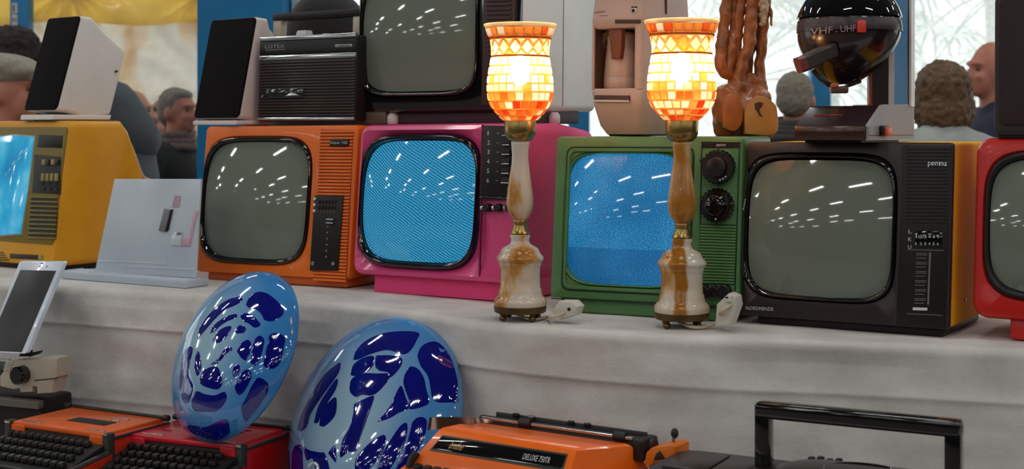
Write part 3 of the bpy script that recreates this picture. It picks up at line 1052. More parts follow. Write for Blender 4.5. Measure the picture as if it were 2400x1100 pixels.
for i, (px_, py_) in enumerate(((1687, 391), (1684, 481))):
    x, z = t.uv(px_, py_)
    r0 = .0312
    bm = bmesh.new(); lathe(bm, [(r0 + .003, .002), (r0 + .003, -.002), (r0, -.003)], 40, 'y', False, (x, 0, z)); t.part('dial_rim', bm, M_gr)
    bm = bmesh.new()
    prof = [(r0, 0), (r0, -.014), (r0 - .002, -.0165), (.020, -.0165), (.0185, -.024), (.0165, -.0255), (.006, -.0255)]
    lathe(bm, prof, 40, 'y', True, (x, 0, z))
    dl = t.part('tuning_dial', bm, M_gloss_black if i else M_black)
    for k in range(24):
        a = 2 * math.pi * k / 24
        bm = bmesh.new(); box(bm, x - .0012, x + .0012, -.016, -.004, z + r0 - .001, z + r0 + .0016)
        bmesh.ops.rotate(bm, verts=bm.verts, cent=(x, 0, z), matrix=Matrix.Rotation(a, 3, 'Y'))
        t.part('dial_rib', bm, M_black, dl)
    bm = bmesh.new(); box(bm, x - r0 - .004, x - r0 + .004, -.016, -.006, z + .008, z + .014, .001, 1)
    if not i: t.part('dial_pointer', bm, M_black, dl)
    else: bm.free()
    for k in range(3 if not i else 1):
        a = R(-75 + k * 14) if not i else R(-88)
        bm = bmesh.new(); bmesh.ops.create_icosphere(bm, subdivisions=1, radius=.0022, matrix=Matrix.Translation((x + .025 * math.cos(a), -.017, z + .025 * math.sin(a))))
        t.part('dial_mark', bm, M_white_ink, dl)
for i in range(20):
    y = 530 + i * (661 - 530) / 19.
    xo = -(y - 530) * .04
    a, b_ = t.uv(1642 + xo, y), t.uv(1727 + xo, y + 3)
    bm = bmesh.new()
    loft(bm, [[(x, -.0045, z - .0005), (x, -.003, z + .0022), (x, .001, z + .0026), (x, .001, z - .0026), (x, -.003, z - .0022)] for x, z in (a, b_)])
    t.part('grille_slat', bm, M_gr)
t.plate('grille_back', [(1637, 664), (1722, 668), (1728, 527), (1641, 524)], -.0006, .001, M_gr_dk)
for px_, r_ in ((1651, .013), (1676, .011), (1700, .013)):
    t.disc('control_knob', px_, 683, r_, -.016, .002, M_black, n=24)
bm = bmesh.new(); box(bm, L_ + .02, R_ - .015, .008, .26, 0, zf + .004, .004); t.part('plinth', bm, M_gr)
t.plate('lower_groove', [(1292, 701), (1728, 724), (1728, 721.5), (1292, 698.5)], -.0012, .002, M_gr_dk)
T_green = t

# ---- brown with amber cabinet
M_br = pm('dark_brown_front', C(36, 25, 23), .4, var=.1)
M_amber = pm('amber_cabinet_plastic', C(250, 174, 10), .7, var=.05, spec=.05)
M_inkd = pm('faint_ink', C(112, 108, 98), .6)
t = Thing('television', 'dark brown fronted television with amber sides and a long channel scale', 'television', (.584, 2.50, TZ), 31.3, .107, -.1)
zf = .014
L_, R_, T_ = -.1885, .1885, zf + .320
g = screen_geo(t, (1744, 540), (2099, 530), (1925, 361), (1915, 705))
gi = screen_geo(t, (1755, 540), (2091, 530), (1925, 376), (1915, 698))
shell(t, L_, R_, zf, T_, .006, .32, M_amber, M_br, g, 5.4, lip=.003, fd=.012, taper=((.75, .0, .0), (.97, .02, .02), (1.0, .03, .03)))
surround(t, g[0], g[1], g[2], g[3], gi[2], gi[3], 5.4, 5.2, M_gloss_black, .006)
dome(t, gi[0], gi[1], gi[2], gi[3], 5.2, .006, .02, M_tube)
pan = t.plate('control_panel', [(2102, 762), (2216, 771), (2230, 343), (2121, 341)], -.002, .002, M_black, .0008)
t.plate('panel_groove', [(2096, 760), (2101, 761), (2119, 341), (2113, 341)], -.0008, .002, M_br)
for i in range(22):
    y = 349 + i * 8.2
    xo = -(y - 345) * .035
    t.plate('panel_rib', [(2128 + xo, y + 1.6), (2226 + xo, y + 1.8), (2226 + xo, y - 1.4), (2128 + xo, y - 1.6)], -.0032, -.001, M_black, .0004, pan)
t.text('badge_lettering', 'pontas', (2176, 392), (2220, 393), .0105, -.0045, M_chrome, pan)
for i, ch in enumerate('LKU'):
    t.text('band_letter', ch, (2130 - i * .6, 547 + i * 18), (2138 - i * .6, 547.5 + i * 18), .0062, -.0026, M_white_ink, pan)
key = t.plate('keypad', [(2144, 579), (2208, 580), (2210, 542), (2146, 541)], -.0035, 0, M_gloss_black, .0008, pan)
for r_ in range(2):
    for i in range(6):
        px_, py_ = 2148 + i * 10 - r_, 557 + r_ * 17 + i * .15
        t.text('key_number', str(i + 1 + 0 * r_), (px_, py_), (px_ + 5, py_ + .1), .0048, -.0040, M_white_ink, pan)
t.plate('scale_rule', [(2128, 586), (2212, 588), (2212, 586.5), (2128, 584.5)], -.0024, 0, M_grey_ink, 0, pan)
for i in range(12):
    y = 594 + i * 10.6
    wd = 26 if i % 2 == 0 else 23
    xo = -(y - 594) * .035
    t.plate('scale_line', [(2148 + xo, y + 1.1), (2148 + wd + xo, y + 1.3), (2148 + wd + xo, y - .3), (2148 + xo, y - .5)], -.0024, 0, M_inkd, 0, pan)
    if i % 2 == 0:
        t.plate('scale_line', [(2148 + xo, y + 4.6), (2148 + wd + xo, y + 4.8), (2148 + wd + xo, y + 3.4), (2148 + xo, y + 3.2)], -.0024, 0, M_inkd, 0, pan)
t.plate('scale_slider_track', [(2174, 714), (2178, 714), (2183, 592), (2178.5, 592)], -.0026, 0, M_inkd, 0, pan)
t.plate('scale_label', [(2140, 727), (2174, 728), (2174.5, 721.5), (2140.5, 720.5)], -.0026, 0, M_white_ink, 0, pan)
t.plate('scale_rule', [(2126, 736), (2210, 740), (2210, 738.6), (2126, 734.6)], -.0024, 0, M_inkd, 0, pan)
t.text('maker_lettering', 'NORDMENDE', (1749, 726), (1813, 729), .0062, -.0015, M_white_ink)
t.text('side_lettering', 'Prima', (1748, 492), (1752, 466), .0035, -.0075, M_white_ink)
bm = bmesh.new(); box(bm, L_ + .025, R_ - .012, .015, .27, 0, zf + .003, .003); t.part('plinth', bm, M_black)
bm = bmesh.new(); lathe(bm, [(.0035, 0), (.0035, .003), (.002, .004)], 12, 'x', True, (R_ - .0015, .105, .055)); t.part('side_screw', bm, M_chrome)
T_brown = t

# ---- red
M_rd = pm('red_cabinet_plastic', C(196, 24, 14), .35, var=.05, coat=.1)
t = Thing('television', 'red rounded television with a dark screen at the right end of the row', 'television', (.958, 2.297, TZ), 31, .107, 0)
zf = .035
L_, R_, T_ = -.205, .205, zf + .308
g = (-.045, zf + .163, .282, .252)
gl = t.uv(2306, 560)[0]
g = (gl + .141, zf + .160, .282, .252)
gi = (g[0], g[1], .262, .226)
shell(t, L_, R_, zf, T_, .028, .32, M_rd, M_rd, g, 4.6, lip=.014, fd=.05, taper=((.6, .0, .0), (.95, .03, .03), (1.0, .045, .045)))
surround(t, g[0], g[1], g[2], g[3], gi[2], gi[3], 4.6, 4.5, M_black, .005)
dome(t, gi[0], gi[1], gi[2], gi[3], 4.5, .006, .022, M_tube)
bm = bmesh.new(); box(bm, L_ + .06, R_ - .02, .02, .28, 0, zf + .006, .006); t.part('plinth', bm, M_rd)
pan = None
bm = bmesh.new(); prism(bm, rrect(R_ - .082, R_ - .018, zf + .03, T_ - .03, .006), -.004, .004, .002); pan = t.part('control_panel', bm, M_black)
for k in range(3):
    bm = bmesh.new(); lathe(bm, [(.013, -.02), (.015, -.018), (.016, -.003)], 20, 'y', True, (R_ - .05, 0, T_ - .07 - .05 * k)); t.part('control_knob', bm, M_black, pan)
T_red = t

# ---- yellow
M_ye = pm('yellow_cabinet_plastic', C(222, 156, 22), .45, var=.06, spec=.4)
M_ol = pm('olive_front_plastic', C(124, 104, 24), .42, var=.06)
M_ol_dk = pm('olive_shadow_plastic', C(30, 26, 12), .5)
yaw = 36
c_, s_ = math.cos(R(yaw)), math.sin(R(yaw))
Wd = .40
t = Thing('television', 'mustard yellow television with a glowing blue screen at the left end', 'television', (-1.143 - Wd / 2 * c_, 3.5 + Wd / 2 * s_, TZ), yaw, .15, 0)
zf = .012
L_, R_, T_ = -Wd / 2, Wd / 2, zf + .366
fb = t.uv(130, 575)[1]; ft = t.uv(150, 298)[1]; fr_ = t.uv(143, 430)[0]
scr_r = t.uv(70, 430)[0]
outer = rrect(L_, R_, zf, T_, .02, 6)
# yellow case: front rim, then sides that keep their height and slope down behind
bm = bmesh.new()
rs = [ring(inset(outer, .012), .0), ring(inset(outer, .004), .002), ring(outer, .010), ring(outer, .16)]
rs += [ring(rrect(L_ + .02, R_ - .018, zf, T_ - .02, .03, 6), .20), ring(rrect(L_ + .045, R_ - .03, zf + .0, T_ - .10, .03, 6), .255), ring(rrect(L_ + .06, R_ - .035, zf + .0, T_ - .15, .03, 6), .285), ring(rrect(L_ + .07, R_ - .04, zf + .01, T_ - .17, .03, 6), .33)]
loft(bm, rs)
cab = t.part('cabinet', bm, M_ye)
bm = bmesh.new(); prism(bm, rrect(L_ + .012, fr_, fb, ft, .008), -.003, .004, .002); fr = t.part('front_frame', bm, M_ol)
gw = .27
sc_b, sc_t = t.uv(62, 553)[1], t.uv(76, 318)[1]
bm = bmesh.new()
ol = [(scr_r - gw, (sc_b + .012)), (scr_r - .10, sc_b - .004), (scr_r - .004, sc_b + .006), (scr_r + .001, (sc_b + sc_t) / 2), (scr_r, sc_t - .004), (scr_r - .08, sc_t), (scr_r - gw, sc_t - .01)]
prism(bm, inset(ol, -.004), -.0045, 0, .001); t.part('screen_surround', bm, pm('pale_screen_edge', C(150, 160, 150), .2))
bm = bmesh.new()
oc = sum(p[0] for p in ol) / 7, sum(p[1] for p in ol) / 7
rings_ = []
dense = []
for i in range(7):
    a, b_ = Vector(ol[i]), Vector(ol[(i + 1) % 7])
    for k in range(6): dense.append(a.lerp(b_, k / 6))
for k in range(9):
    f = 1 - k / 9
    rings_.append([(oc[0] + (p.x - oc[0]) * f, -.005 - .014 * (1 - f * f), oc[1] + (p.y - oc[1]) * f) for p in dense])
vs = loft(bm, rings_, False, False)
cvt = bm.verts.new((oc[0], -.019, oc[1]))
for i in range(len(dense)): bm.faces.new((vs[-1][i], vs[-1][(i + 1) % len(dense)], cvt))
t.part('screen', bm, M_scr_yellow, smooth=180)
t.plate('tuning_window', [(90, 345), (148, 347), (150, 318), (94, 316)], -.0045, 0, M_black, .001)
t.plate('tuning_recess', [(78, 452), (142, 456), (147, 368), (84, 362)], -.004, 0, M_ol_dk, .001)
M_ol_lt = pm('pale_olive_key', C(150, 138, 78), .45)
for i in range(4):
    t.plate('preset_key', [(104 + i * 10.5, 386), (111 + i * 10.5, 386.5), (112 + i * 10.5, 374), (105 + i * 10.5, 373.5)], -.009, -.003, M_ol_lt if i % 2 == 0 else M_black, .0008)
    t.plate('preset_lever', [(102 + i * 10.5, 424), (108 + i * 10.5, 424.5), (109.5 + i * 10.5, 407), (103.5 + i * 10.5, 406.5)], -.009, -.003, M_ol_lt, .0008)
for i in range(3):
    t.plate('preset_slot', [(96 + i * 16, 433), (105 + i * 16, 433.5), (105.5 + i * 16, 427), (96.5 + i * 16, 426.5)], -.0055, -.003, M_black)
    t.plate('preset_slot', [(99 + i * 15, 446), (108 + i * 15, 446.5), (108.5 + i * 15, 440), (99.5 + i * 15, 439.5)], -.0055, -.003, M_black)
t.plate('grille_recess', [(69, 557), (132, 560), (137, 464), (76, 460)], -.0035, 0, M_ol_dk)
for i in range(10):
    y = 461 + i * 10.6
    xo = -(y - 461) * .07
    t.plate('grille_slat', [(76 + xo, y + 2.4), (139 + xo, y + 4.6), (139 + xo, y + .4), (76 + xo, y - 1.8)], -.0065, -.002, M_ol, .0008)
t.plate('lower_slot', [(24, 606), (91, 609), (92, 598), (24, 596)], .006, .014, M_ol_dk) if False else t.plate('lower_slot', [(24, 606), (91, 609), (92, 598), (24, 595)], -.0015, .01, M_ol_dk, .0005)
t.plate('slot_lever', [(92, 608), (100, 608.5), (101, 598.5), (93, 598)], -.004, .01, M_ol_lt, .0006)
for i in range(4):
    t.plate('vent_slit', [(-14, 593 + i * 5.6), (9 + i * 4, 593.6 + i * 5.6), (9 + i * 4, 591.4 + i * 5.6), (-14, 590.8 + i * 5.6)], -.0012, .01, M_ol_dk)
bm = bmesh.new()
tube(bm, smooth_path([(R_ - .055, .205, T_ - .022), (R_ - .05, .232, T_ - .06), (R_ - .05, .258, T_ - .10), (R_ - .05, .288, T_ - .148), (R_ - .055, .325, T_ - .164), (R_ - .06, .338, T_ - .20), (R_ - .06, .338, T_ - .30)]), .004, 8)
t.part('power_cord', bm, pm('pale_flex', C(200, 170, 150), .5))
bm = bmesh.new(); box(bm, L_ + .02, R_ - .02, .02, .28, 0, zf + .003, .003); t.part('plinth', bm, M_black)
T_yellow = t

# ---- upper television: black front, white case
M_wcase = pm('white_case_plastic', C(226, 226, 222), .45, var=.03)
M_brpan = pm('brown_grille_plastic', C(62, 34, 32), .45, var=.1)
t = Thing('television', 'white cased television with a black front, standing on the pink and orange sets', 'television', (-.175, 3.15, 1.509), 29.7, .027, -.2)
zf = .027
L_, R_, T_ = -.209, .209, zf + .315
g = screen_geo(t, (843, 100), (1121, 100), (985, -60), (985, 226))
gi = screen_geo(t, (851, 100), (1114, 100), (985, -50), (985, 214))
shell(t, L_, R_, zf, T_, .014, .42, M_wcase, M_gloss_black, g, 5.6, lip=.008, fd=.03, taper=((.49, .0, .0), (.95, .006, .01), (1.0, .02, .03)))
surround(t, g[0], g[1], g[2], g[3], gi[2], gi[3], 5.6, 5.2, M_gloss_black, .006)
dome(t, gi[0], gi[1], gi[2], gi[3], 5.2, .007, .018, M_tube)
pan = t.plate('control_panel', [(1129, 246), (1202, 243), (1209, -75), (1136, -70)], -.003, .002, M_brpan, .0012)
for i in range(16):
    y = -30 + i * 10.5
    t.plate('grille_slat', [(1143, y + 3), (1199, y + 2), (1200, y - 3), (1144, y - 2)], -.006, -.002, M_brpan, .001, pan)
bm = bmesh.new(); box(bm, R_ - .002, R_ + .0006, .2205, .2225, zf + .014, T_ - .016); t.part('side_seam', bm, M_grey_ink)
bm = bmesh.new(); box(bm, L_ + .004, L_ + .075, .004, .05, .0, zf + .003, .003); t.part('front_foot_block', bm, pm('brown_foot_plastic', C(92, 78, 66), .5))
bm = bmesh.new(); box(bm, L_ + .02, R_ - .012, .02, .33, -.0005, zf + .003, .004); t.part('plinth', bm, pm('dark_plum_plinth', C(52, 38, 44), .6))
for x, y in ((L_ + .085, .02), (R_ - .006, .19), (R_ - .03, .32), (L_ + .05, .32)):
    bm = bmesh.new(); lathe(bm, [(.012, 0), (.014, .003), (.014, .018), (.009, .026)], 16, 'z', True, (x, y, 0)); t.part('white_foot', bm, M_white)
T_top = t
# ------------------------------------------------------------------ mosaic lamps on onyx stems
def onyx_mat():
    m, nt, b, out = new_mat('banded_onyx')
    N, L = nt.nodes, nt.links
    tc = N.new('ShaderNodeTexCoord'); mp = N.new('ShaderNodeMapping')
    oi = N.new('ShaderNodeObjectInfo')
    ad = N.new('ShaderNodeVectorMath'); ad.operation = 'ADD'
    sc_ = N.new('ShaderNodeVectorMath'); sc_.operation = 'SCALE'; sc_.inputs['Scale'].default_value = 3.0
    cm = N.new('ShaderNodeCombineXYZ')
    for i in range(3): L.new(oi.outputs['Random'], cm.inputs[i])
    L.new(cm.outputs[0], sc_.inputs[0])
    mp.inputs['Scale'].default_value = (1, 1, .42); mp.inputs['Rotation'].default_value = (0, R(18), 0)
    L.new(tc.outputs['Object'], mp.inputs['Vector'])
    L.new(mp.outputs[0], ad.inputs[0]); L.new(sc_.outputs[0], ad.inputs[1])
    n1 = N.new('ShaderNodeTexNoise'); n1.inputs['Scale'].default_value = 13; n1.inputs['Detail'].default_value = 4; n1.inputs['Distortion'].default_value = .6
    L.new(ad.outputs[0], n1.inputs['Vector'])
    rp = N.new('ShaderNodeValToRGB'); e = rp.color_ramp.elements
    e[0].position, e[0].color = .34, C(214, 204, 190)
    e[1].position, e[1].color = .68, C(146, 86, 20)
    for p, c in ((.47, C(212, 192, 168)), (.52, C(204, 164, 112)), (.57, C(182, 122, 44))):
        q = e.new(p); q.color = c
    L.new(n1.outputs['Fac'], rp.inputs['Fac']); L.new(rp.outputs[0], b.inputs['Base Color'])
    b.inputs['Roughness'].default_value = .22
    b.inputs['Coat Weight'].default_value = .3
    return m


M_onyx = onyx_mat()


def striped_onyx():
    m = onyx_mat(); m.name = 'brown_striped_onyx'
    N, L = m.node_tree.nodes, m.node_tree.links
    b = N['Principled BSDF']
    src = b.inputs['Base Color'].links[0].from_socket
    tc = N.new('ShaderNodeTexCoord'); sp = N.new('ShaderNodeSeparateXYZ'); L.new(tc.outputs['Object'], sp.inputs[0])
    nz = N.new('ShaderNodeTexNoise'); nz.inputs['Scale'].default_value = 16; L.new(tc.outputs['Object'], nz.inputs['Vector'])
    def mth(op, a, b_, c=None):
        n = N.new('ShaderNodeMath'); n.operation = op
        for i, v in enumerate((a, b_, c)):
            if v is None: continue
            if isinstance(v, (int, float)): n.inputs[i].default_value = v
            else: L.new(v, n.inputs[i])
        return n.outputs[0]
    off = mth('MULTIPLY_ADD', nz.outputs['Fac'], .022, -.011 + .006)
    dist = mth('ABSOLUTE', mth('ADD', sp.outputs['X'], off), 0.)
    mr = N.new('ShaderNodeMapRange'); mr.inputs['From Min'].default_value = .014; mr.inputs['From Max'].default_value = .009
    L.new(dist, mr.inputs['Value'])
    front = mth('LESS_THAN', sp.outputs['Y'], .0)
    fac = mth('MULTIPLY', mr.outputs[0], front)
    mx = N.new('ShaderNodeMix'); mx.data_type = 'RGBA'
    L.new(fac, mx.inputs['Factor']); L.new(src, mx.inputs['A']); mx.inputs['B'].default_value = C(160, 102, 20)
    L.new(mx.outputs['Result'], b.inputs['Base Color'])
    return m


M_onyx_striped = striped_onyx()
M_brass = pm('aged_brass', C(166, 138, 82), .3, metal=1, var=.25, vscale=25, rvar=.12)
M_brass_dk = pm('dark_brass', C(104, 84, 54), .4, metal=.9, var=.3, vscale=30)
M_grout = translucent_mat('amber_glass_shell', C(186, 104, 30), .75, .2, .04, .42, (1, .9, .72, 1))
M_tiles = {k: translucent_mat(k + '_glass_tile', c, .82, .12, .05, .12, tc_, var=.2, vscale=70) for k, c, tc_ in (
    ('white', C(250, 246, 238), (1, .97, .9, 1)), ('cream', C(244, 226, 188), (1, .92, .75, 1)), ('amber', C(226, 152, 74), (1, .7, .35, 1)),
    ('orange', C(216, 98, 34), (1, .5, .15, 1)), ('red', C(206, 48, 16), (1, .3, .1, 1)))}
M_rim = translucent_mat('pale_glass_rim', C(250, 236, 200), .8, .15, .06)
m, nt, b, out = new_mat('lit_bulb')
b.inputs['Emission Color'].default_value = (1.0, .80, .52, 1)
b.inputs['Emission Strength'].default_value = 84
M_bulb = m
M_flex = pm('cream_flex', C(196, 176, 148), .5)
SC = .000804
SHADE = [(64.5, 84), (72, 80.5), (83, 76.5), (94, 72.5), (100.5, 70), (110, 67.5), (122, 66), (138, 66), (154.5, 69), (168, 71.5), (181, 73.5), (195, 75.5), (210, 76.2), (223, 76), (236, 74.5), (245, 72), (253, 69), (261, 64), (269, 58), (276, 51.5), (282, 45.5), (290, 37)]


def srad(y):
    for (y0, r0), (y1, r1) in zip(SHADE, SHADE[1:]):
        if y0 <= y <= y1:
            return (r0 + (r1 - r0) * (y - y0) / (y1 - y0)) * SC
    return SHADE[-1][1] * SC


def zz(y): return (754 - y) * SC


rng = random.Random(11)


def tile_mesh(name, poly, thick=.0017):
    """small pillow of glass on the shade; poly in (arc angle, image-row) around angle 0"""
    bm = bmesh.new()
    cx = sum(p[0] for p in poly) / len(poly); cy = sum(p[1] for p in poly) / len(poly)
    def P(a, y, o): r = srad(min(289.5, max(65, y))) + o; return (r * math.sin(a), -r * math.cos(a), zz(y))
    base = [P(a, y, 0) for a, y in poly]
    mid = [P(cx + (a - cx) * .97, cy + (y - cy) * .97, thick * .7) for a, y in poly]
    top = [P(cx + (a - cx) * .8, cy + (y - cy) * .8, thick) for a, y in poly]
    vs = loft(bm, [base, mid, top], False, False)
    c = bm.verts.new(P(cx, cy, thick * 1.05))
    n = len(poly)
    for i in range(n): bm.faces.new((vs[-1][i], vs[-1][(i + 1) % n], c))
    me = mesh_from(bm, name, 60)
    me.materials.append(M_tiles['white'])
    return me


def rrow(da, y0, y1):
    y0, y1 = y0 + .6, y1 - .6
    q = []
    for t_ in (-1, -.33, .33, 1): q.append((da * t_, y0))
    for t_ in (.5,): q.append((da, y0 + (y1 - y0) * t_))
    for t_ in (1, .33, -.33, -1): q.append((da * t_, y1))
    q.append((-da, (y0 + y1) / 2))
    return q


ROWS = [(74, 93.5, 22, 'WAAO'), (141.5, 161, 24, 'WWWWWCC'), (163, 182, 24, 'WWWWWCC'), (184, 202.5, 25, 'WWWWCCA'), (204.5, 222, 25, 'WWCCCAA'), (224.5, 243, 25, 'WCAAOO'),
        (245, 262.5, 23, 'WCAOORO'), (264.5, 276.5, 20, 'WCAOOR'), (278.5, 289, 16, 'CCAOR')]
tile_kinds = []
for y0, y1, n, pal in ROWS:
    me = tile_mesh('tile', rrow(math.pi / n * .87, y0, y1))
    off = rng.random()
    for i in range(n): tile_kinds.append((me, 2 * math.pi * (i + off) / n, pal))
dm = tile_mesh('diamond_tile', [(0, 104.5), (.098, 113), (.19, 121), (.1, 129), (0, 136), (-.1, 129), (-.19, 121), (-.098, 113)])
tu = tile_mesh('triangle_tile', [(-.155, 101.5), (0, 101.5), (.155, 101.5), (.07, 108), (0, 113), (-.07, 108)])
td = tile_mesh('triangle_tile', [(-.155, 138), (-.07, 132), (0, 127.5), (.07, 132), (.155, 138), (0, 138)])
for i in range(15):
    tile_kinds.append((dm, 2 * math.pi * i / 15, 'WWWWCA'))
    tile_kinds.append((tu, 2 * math.pi * (i + .5) / 15, 'WCCA'))
    tile_kinds.append((td, 2 * math.pi * (i + .5) / 15, 'WWCA'))
KEY = {'W': 'white', 'C': 'cream', 'A': 'amber', 'O': 'orange', 'R': 'red'}


def paint(o, pal, r_):
    o.material_slots[0].link = 'OBJECT'
    o.material_slots[0].material = M_tiles[KEY[r_.choice(pal)]]


def lamp(label, px, base_y, yaw, seed, onyx):
    d = 1188 / (base_y - 4 - HY)
    t = Thing('mosaic_lamp', label, 'lamp', ((px - CX) / F * d, d, TZ), yaw, group='mosaic candle lamps on the tier')
    sh = bm = bmesh.new()
    prof = [(r * SC, zz(y)) for y, r in SHADE]
    lathe(bm, prof, 64, 'z', False)
    shade = t.part('lamp_shade', bm, M_grout, smooth=180, label='glowing amber glass shade covered in mosaic tiles')
    bm = bmesh.new()
    lathe(bm, [(84.2 * SC, zz(63.6)), (85.4 * SC, zz(64.6)), (84.2 * SC, zz(68)), (82.0 * SC, zz(72.6))], 64, 'z', False)
    t.part('shade_rim', bm, M_rim, shade, smooth=180)
    for y in (97.5, 139.5):
        bm = bmesh.new()
        tube(bm, [((srad(y) + .0006) * math.cos(2 * math.pi * k / 64), (srad(y) + .0006) * math.sin(2 * math.pi * k / 64), zz(y)) for k in range(65)], .0015, 6)
        t.part('shade_band', bm, translucent_mat('amber_band', C(176, 92, 16), .5, .3, .05), shade, smooth=180)
    r_ = random.Random(seed)
    for me, a, pal in tile_kinds:
        o = bpy.data.objects.new(me.name.split('.')[0], me)
        COL.objects.link(o); o.parent = shade; o.rotation_euler = (0, 0, a)
        paint(o, pal, r_)
    bm = bmesh.new(); bmesh.ops.create_uvsphere(bm, u_segments=20, v_segments=14, radius=.019)
    for v in bm.verts: v.co = Vector((v.co.x, v.co.y, v.co.z * 1.5 + zz(172)))
    t.part('bulb', bm, M_bulb, smooth=180)
    bm = bmesh.new(); lathe(bm, [(.013, zz(288)), (.013, zz(228)), (.010, zz(206)), (.008, zz(204))], 16); t.part('bulb_holder', bm, M_cream)
    bm = bmesh.new(); lathe(bm, [(r * SC, zz(y)) for y, r in ((289, 36), (291, 37), (312, 36.5), (320, 36.5), (322, 35), (326, 34), (332, 29), (336, 25))], 40); t.part('brass_cup', bm, M_brass, smooth=50)
    bm = bmesh.new(); lathe(bm, [(r * SC, zz(y)) for y, r in ((335, 22), (345, 21), (360, 19.6), (374, 19), (390, 20.4), (410, 23.4), (430, 26.6), (450, 29.5), (468, 31.6), (482, 32.2), (494, 30.5), (506, 26.5), (516, 20), (522, 16))], 40); t.part('stem', bm, M_onyx, smooth=180)
    bm = bmesh.new(); lathe(bm, [(r * SC, zz(y)) for y, r in ((521, 17), (524, 17.5), (527, 15.5), (534, 15.5), (542, 18), (549, 21), (552, 23), (556, 22.5))], 36); t.part('brass_collar', bm, M_brass)
    bm = bmesh.new()
    lathe(bm, [(r * SC, zz(y)) for y, r in ((555.5, 23), (559, 24), (566, 21.5), (572, 21.5), (578, 25), (584, 36), (588, 42), (594, 45.5), (600, 47.5), (603, 51), (608, 55), (613, 55.5), (617, 52.5), (621, 50), (625, 50.5), (629, 48), (636, 47), (658, 46.5), (678, 47.5), (683, 50.5), (688, 50.5), (692, 52), (697, 52.5), (701, 57), (706, 61), (712, 62.5), (718, 62), (721, 60.5))], 48)
    t.part('onyx_base', bm, onyx, smooth=50)
    bm = bmesh.new(); lathe(bm, [(r * SC, zz(y)) for y, r in ((720, 58), (720.5, 61), (727, 61.5), (735, 60.5), (736.5, 58))], 48); t.part('brass_foot_ring', bm, M_brass_dk)
    for k in range(4):
        a = R(45 + 90 * k)
        x, y = 49 * SC * math.cos(a), 49 * SC * math.sin(a)
        bm = bmesh.new(); lathe(bm, [(.0036, zz(754)), (.0062, zz(752)), (.0072, zz(748)), (.0062, zz(744)), (.0042, zz(742)), (.005, zz(740)), (.0075, zz(737)), (.0075, zz(735))], 14, 'z', True, (x, y, 0))
        t.part('foot', bm, M_brass_dk)
    return t


lamp1 = lamp('lit mosaic glass lamp in front of the pink television, cream onyx base', 1219, 753, 10, 3, M_onyx)
lamp2 = lamp('lit mosaic glass lamp in front of the green television, onyx base with a brown stripe', 1598, 770, 4, 8, M_onyx_striped)


def plug(label, pts_front, depth, d, foot_px, lamp_t, cordpts):
    c = at(foot_px[0], foot_px[1], d)
    t = Thing('plug_adapter', label, 'plug', (c.x, c.y, TZ), 30, .0)
    t.plate('housing', pts_front, -depth * .5, depth * .5, M_cream, .004)
    x = sum(t.uv(*p)[0] for p in pts_front) / len(pts_front); z = sum(t.uv(*p)[1] for p in pts_front) / len(pts_front)
    return t, x, z


pl1, x, z = plug('white plug adapter lying on the cloth between first lamp and green television', [(1298, 730), (1318, 704), (1348, 705), (1361, 718), (1354, 738), (1322, 748)], .03, 2.60, (1330, 748), lamp1, None)
pl1.disc('pin_hole', 1343, 723, .003, -.0175, -.012, M_black, n=10, bev=.0004)
pl2, x, z = plug('white plug adapter propped upright beside the second lamp', [(1682, 764), (1686, 712), (1714, 686), (1731, 694), (1734, 716), (1718, 760)], .03, 2.49, (1700, 764), lamp2, None)
pl2.plate('switch_cap', [(1707, 699), (1716, 690), (1723, 692), (1722, 706), (1710, 706)], -.019, -.012, M_white, .0015)
pl2.plate('pin_hole', [(1709, 697), (1716, 697), (1716, 693), (1709, 694)], -.0195, -.012, M_black)


def cord(name, label, pts, rad, m):
    bm = bmesh.new(); tube(bm, smooth_path(pts, 8), rad, 8)
    o = link(name, mesh_from(bm, name, 180), m)
    return tag(o, label, 'cord')


l1, l2 = lamp1.M.translation, lamp2.M.translation
p1, p2 = pl1.M.translation, pl2.M.translation
cord('lamp_cord', 'cream flex running from under the first lamp to its plug', [(l1.x - .01, l1.y, TZ + .012), (l1.x + .02, l1.y - .03, TZ + .004), (l1.x + .05, l1.y - .0, TZ + .004), (p1.x - .03, p1.y - .02, TZ + .012), (p1.x - .005, p1.y - .012, TZ + .02)], .0028, M_flex)
cord('lamp_cord', 'cream flex running from under the second lamp up to its plug', [(l2.x - .01, l2.y, TZ + .012), (l2.x + .012, l2.y - .04, TZ + .005), (l2.x + .045, l2.y - .03, TZ + .005), (l2.x + .07, l2.y - .02, TZ + .02), (p2.x - .012, p2.y - .022, TZ + .036), (p2.x + .008, p2.y - .021, TZ + .050)], .0032, M_flex)

# ------------------------------------------------------------------ coffee maker on the green television
M_cof = pm('beige_coffee_plastic', C(196, 166, 154), .45, var=.03)
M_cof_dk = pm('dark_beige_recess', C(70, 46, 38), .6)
M_jug = pm('beige_jug_plastic', C(200, 172, 160), .35, var=.03)
M_handle = pm('taupe_handle', C(104, 80, 68), .5)
gz = TZ + .027 + .316
t = Thing('coffee_maker', 'beige filter coffee maker with a thermos jug, on top of the green television', 'coffee maker', (.213, 2.85, gz), 34.8, .02)
(xl, _), (xr, z205) = t.uv(1381, 206), t.uv(1503, 206)
z57, zt_ = t.uv(1440, 52)[1], .355
dp = .21
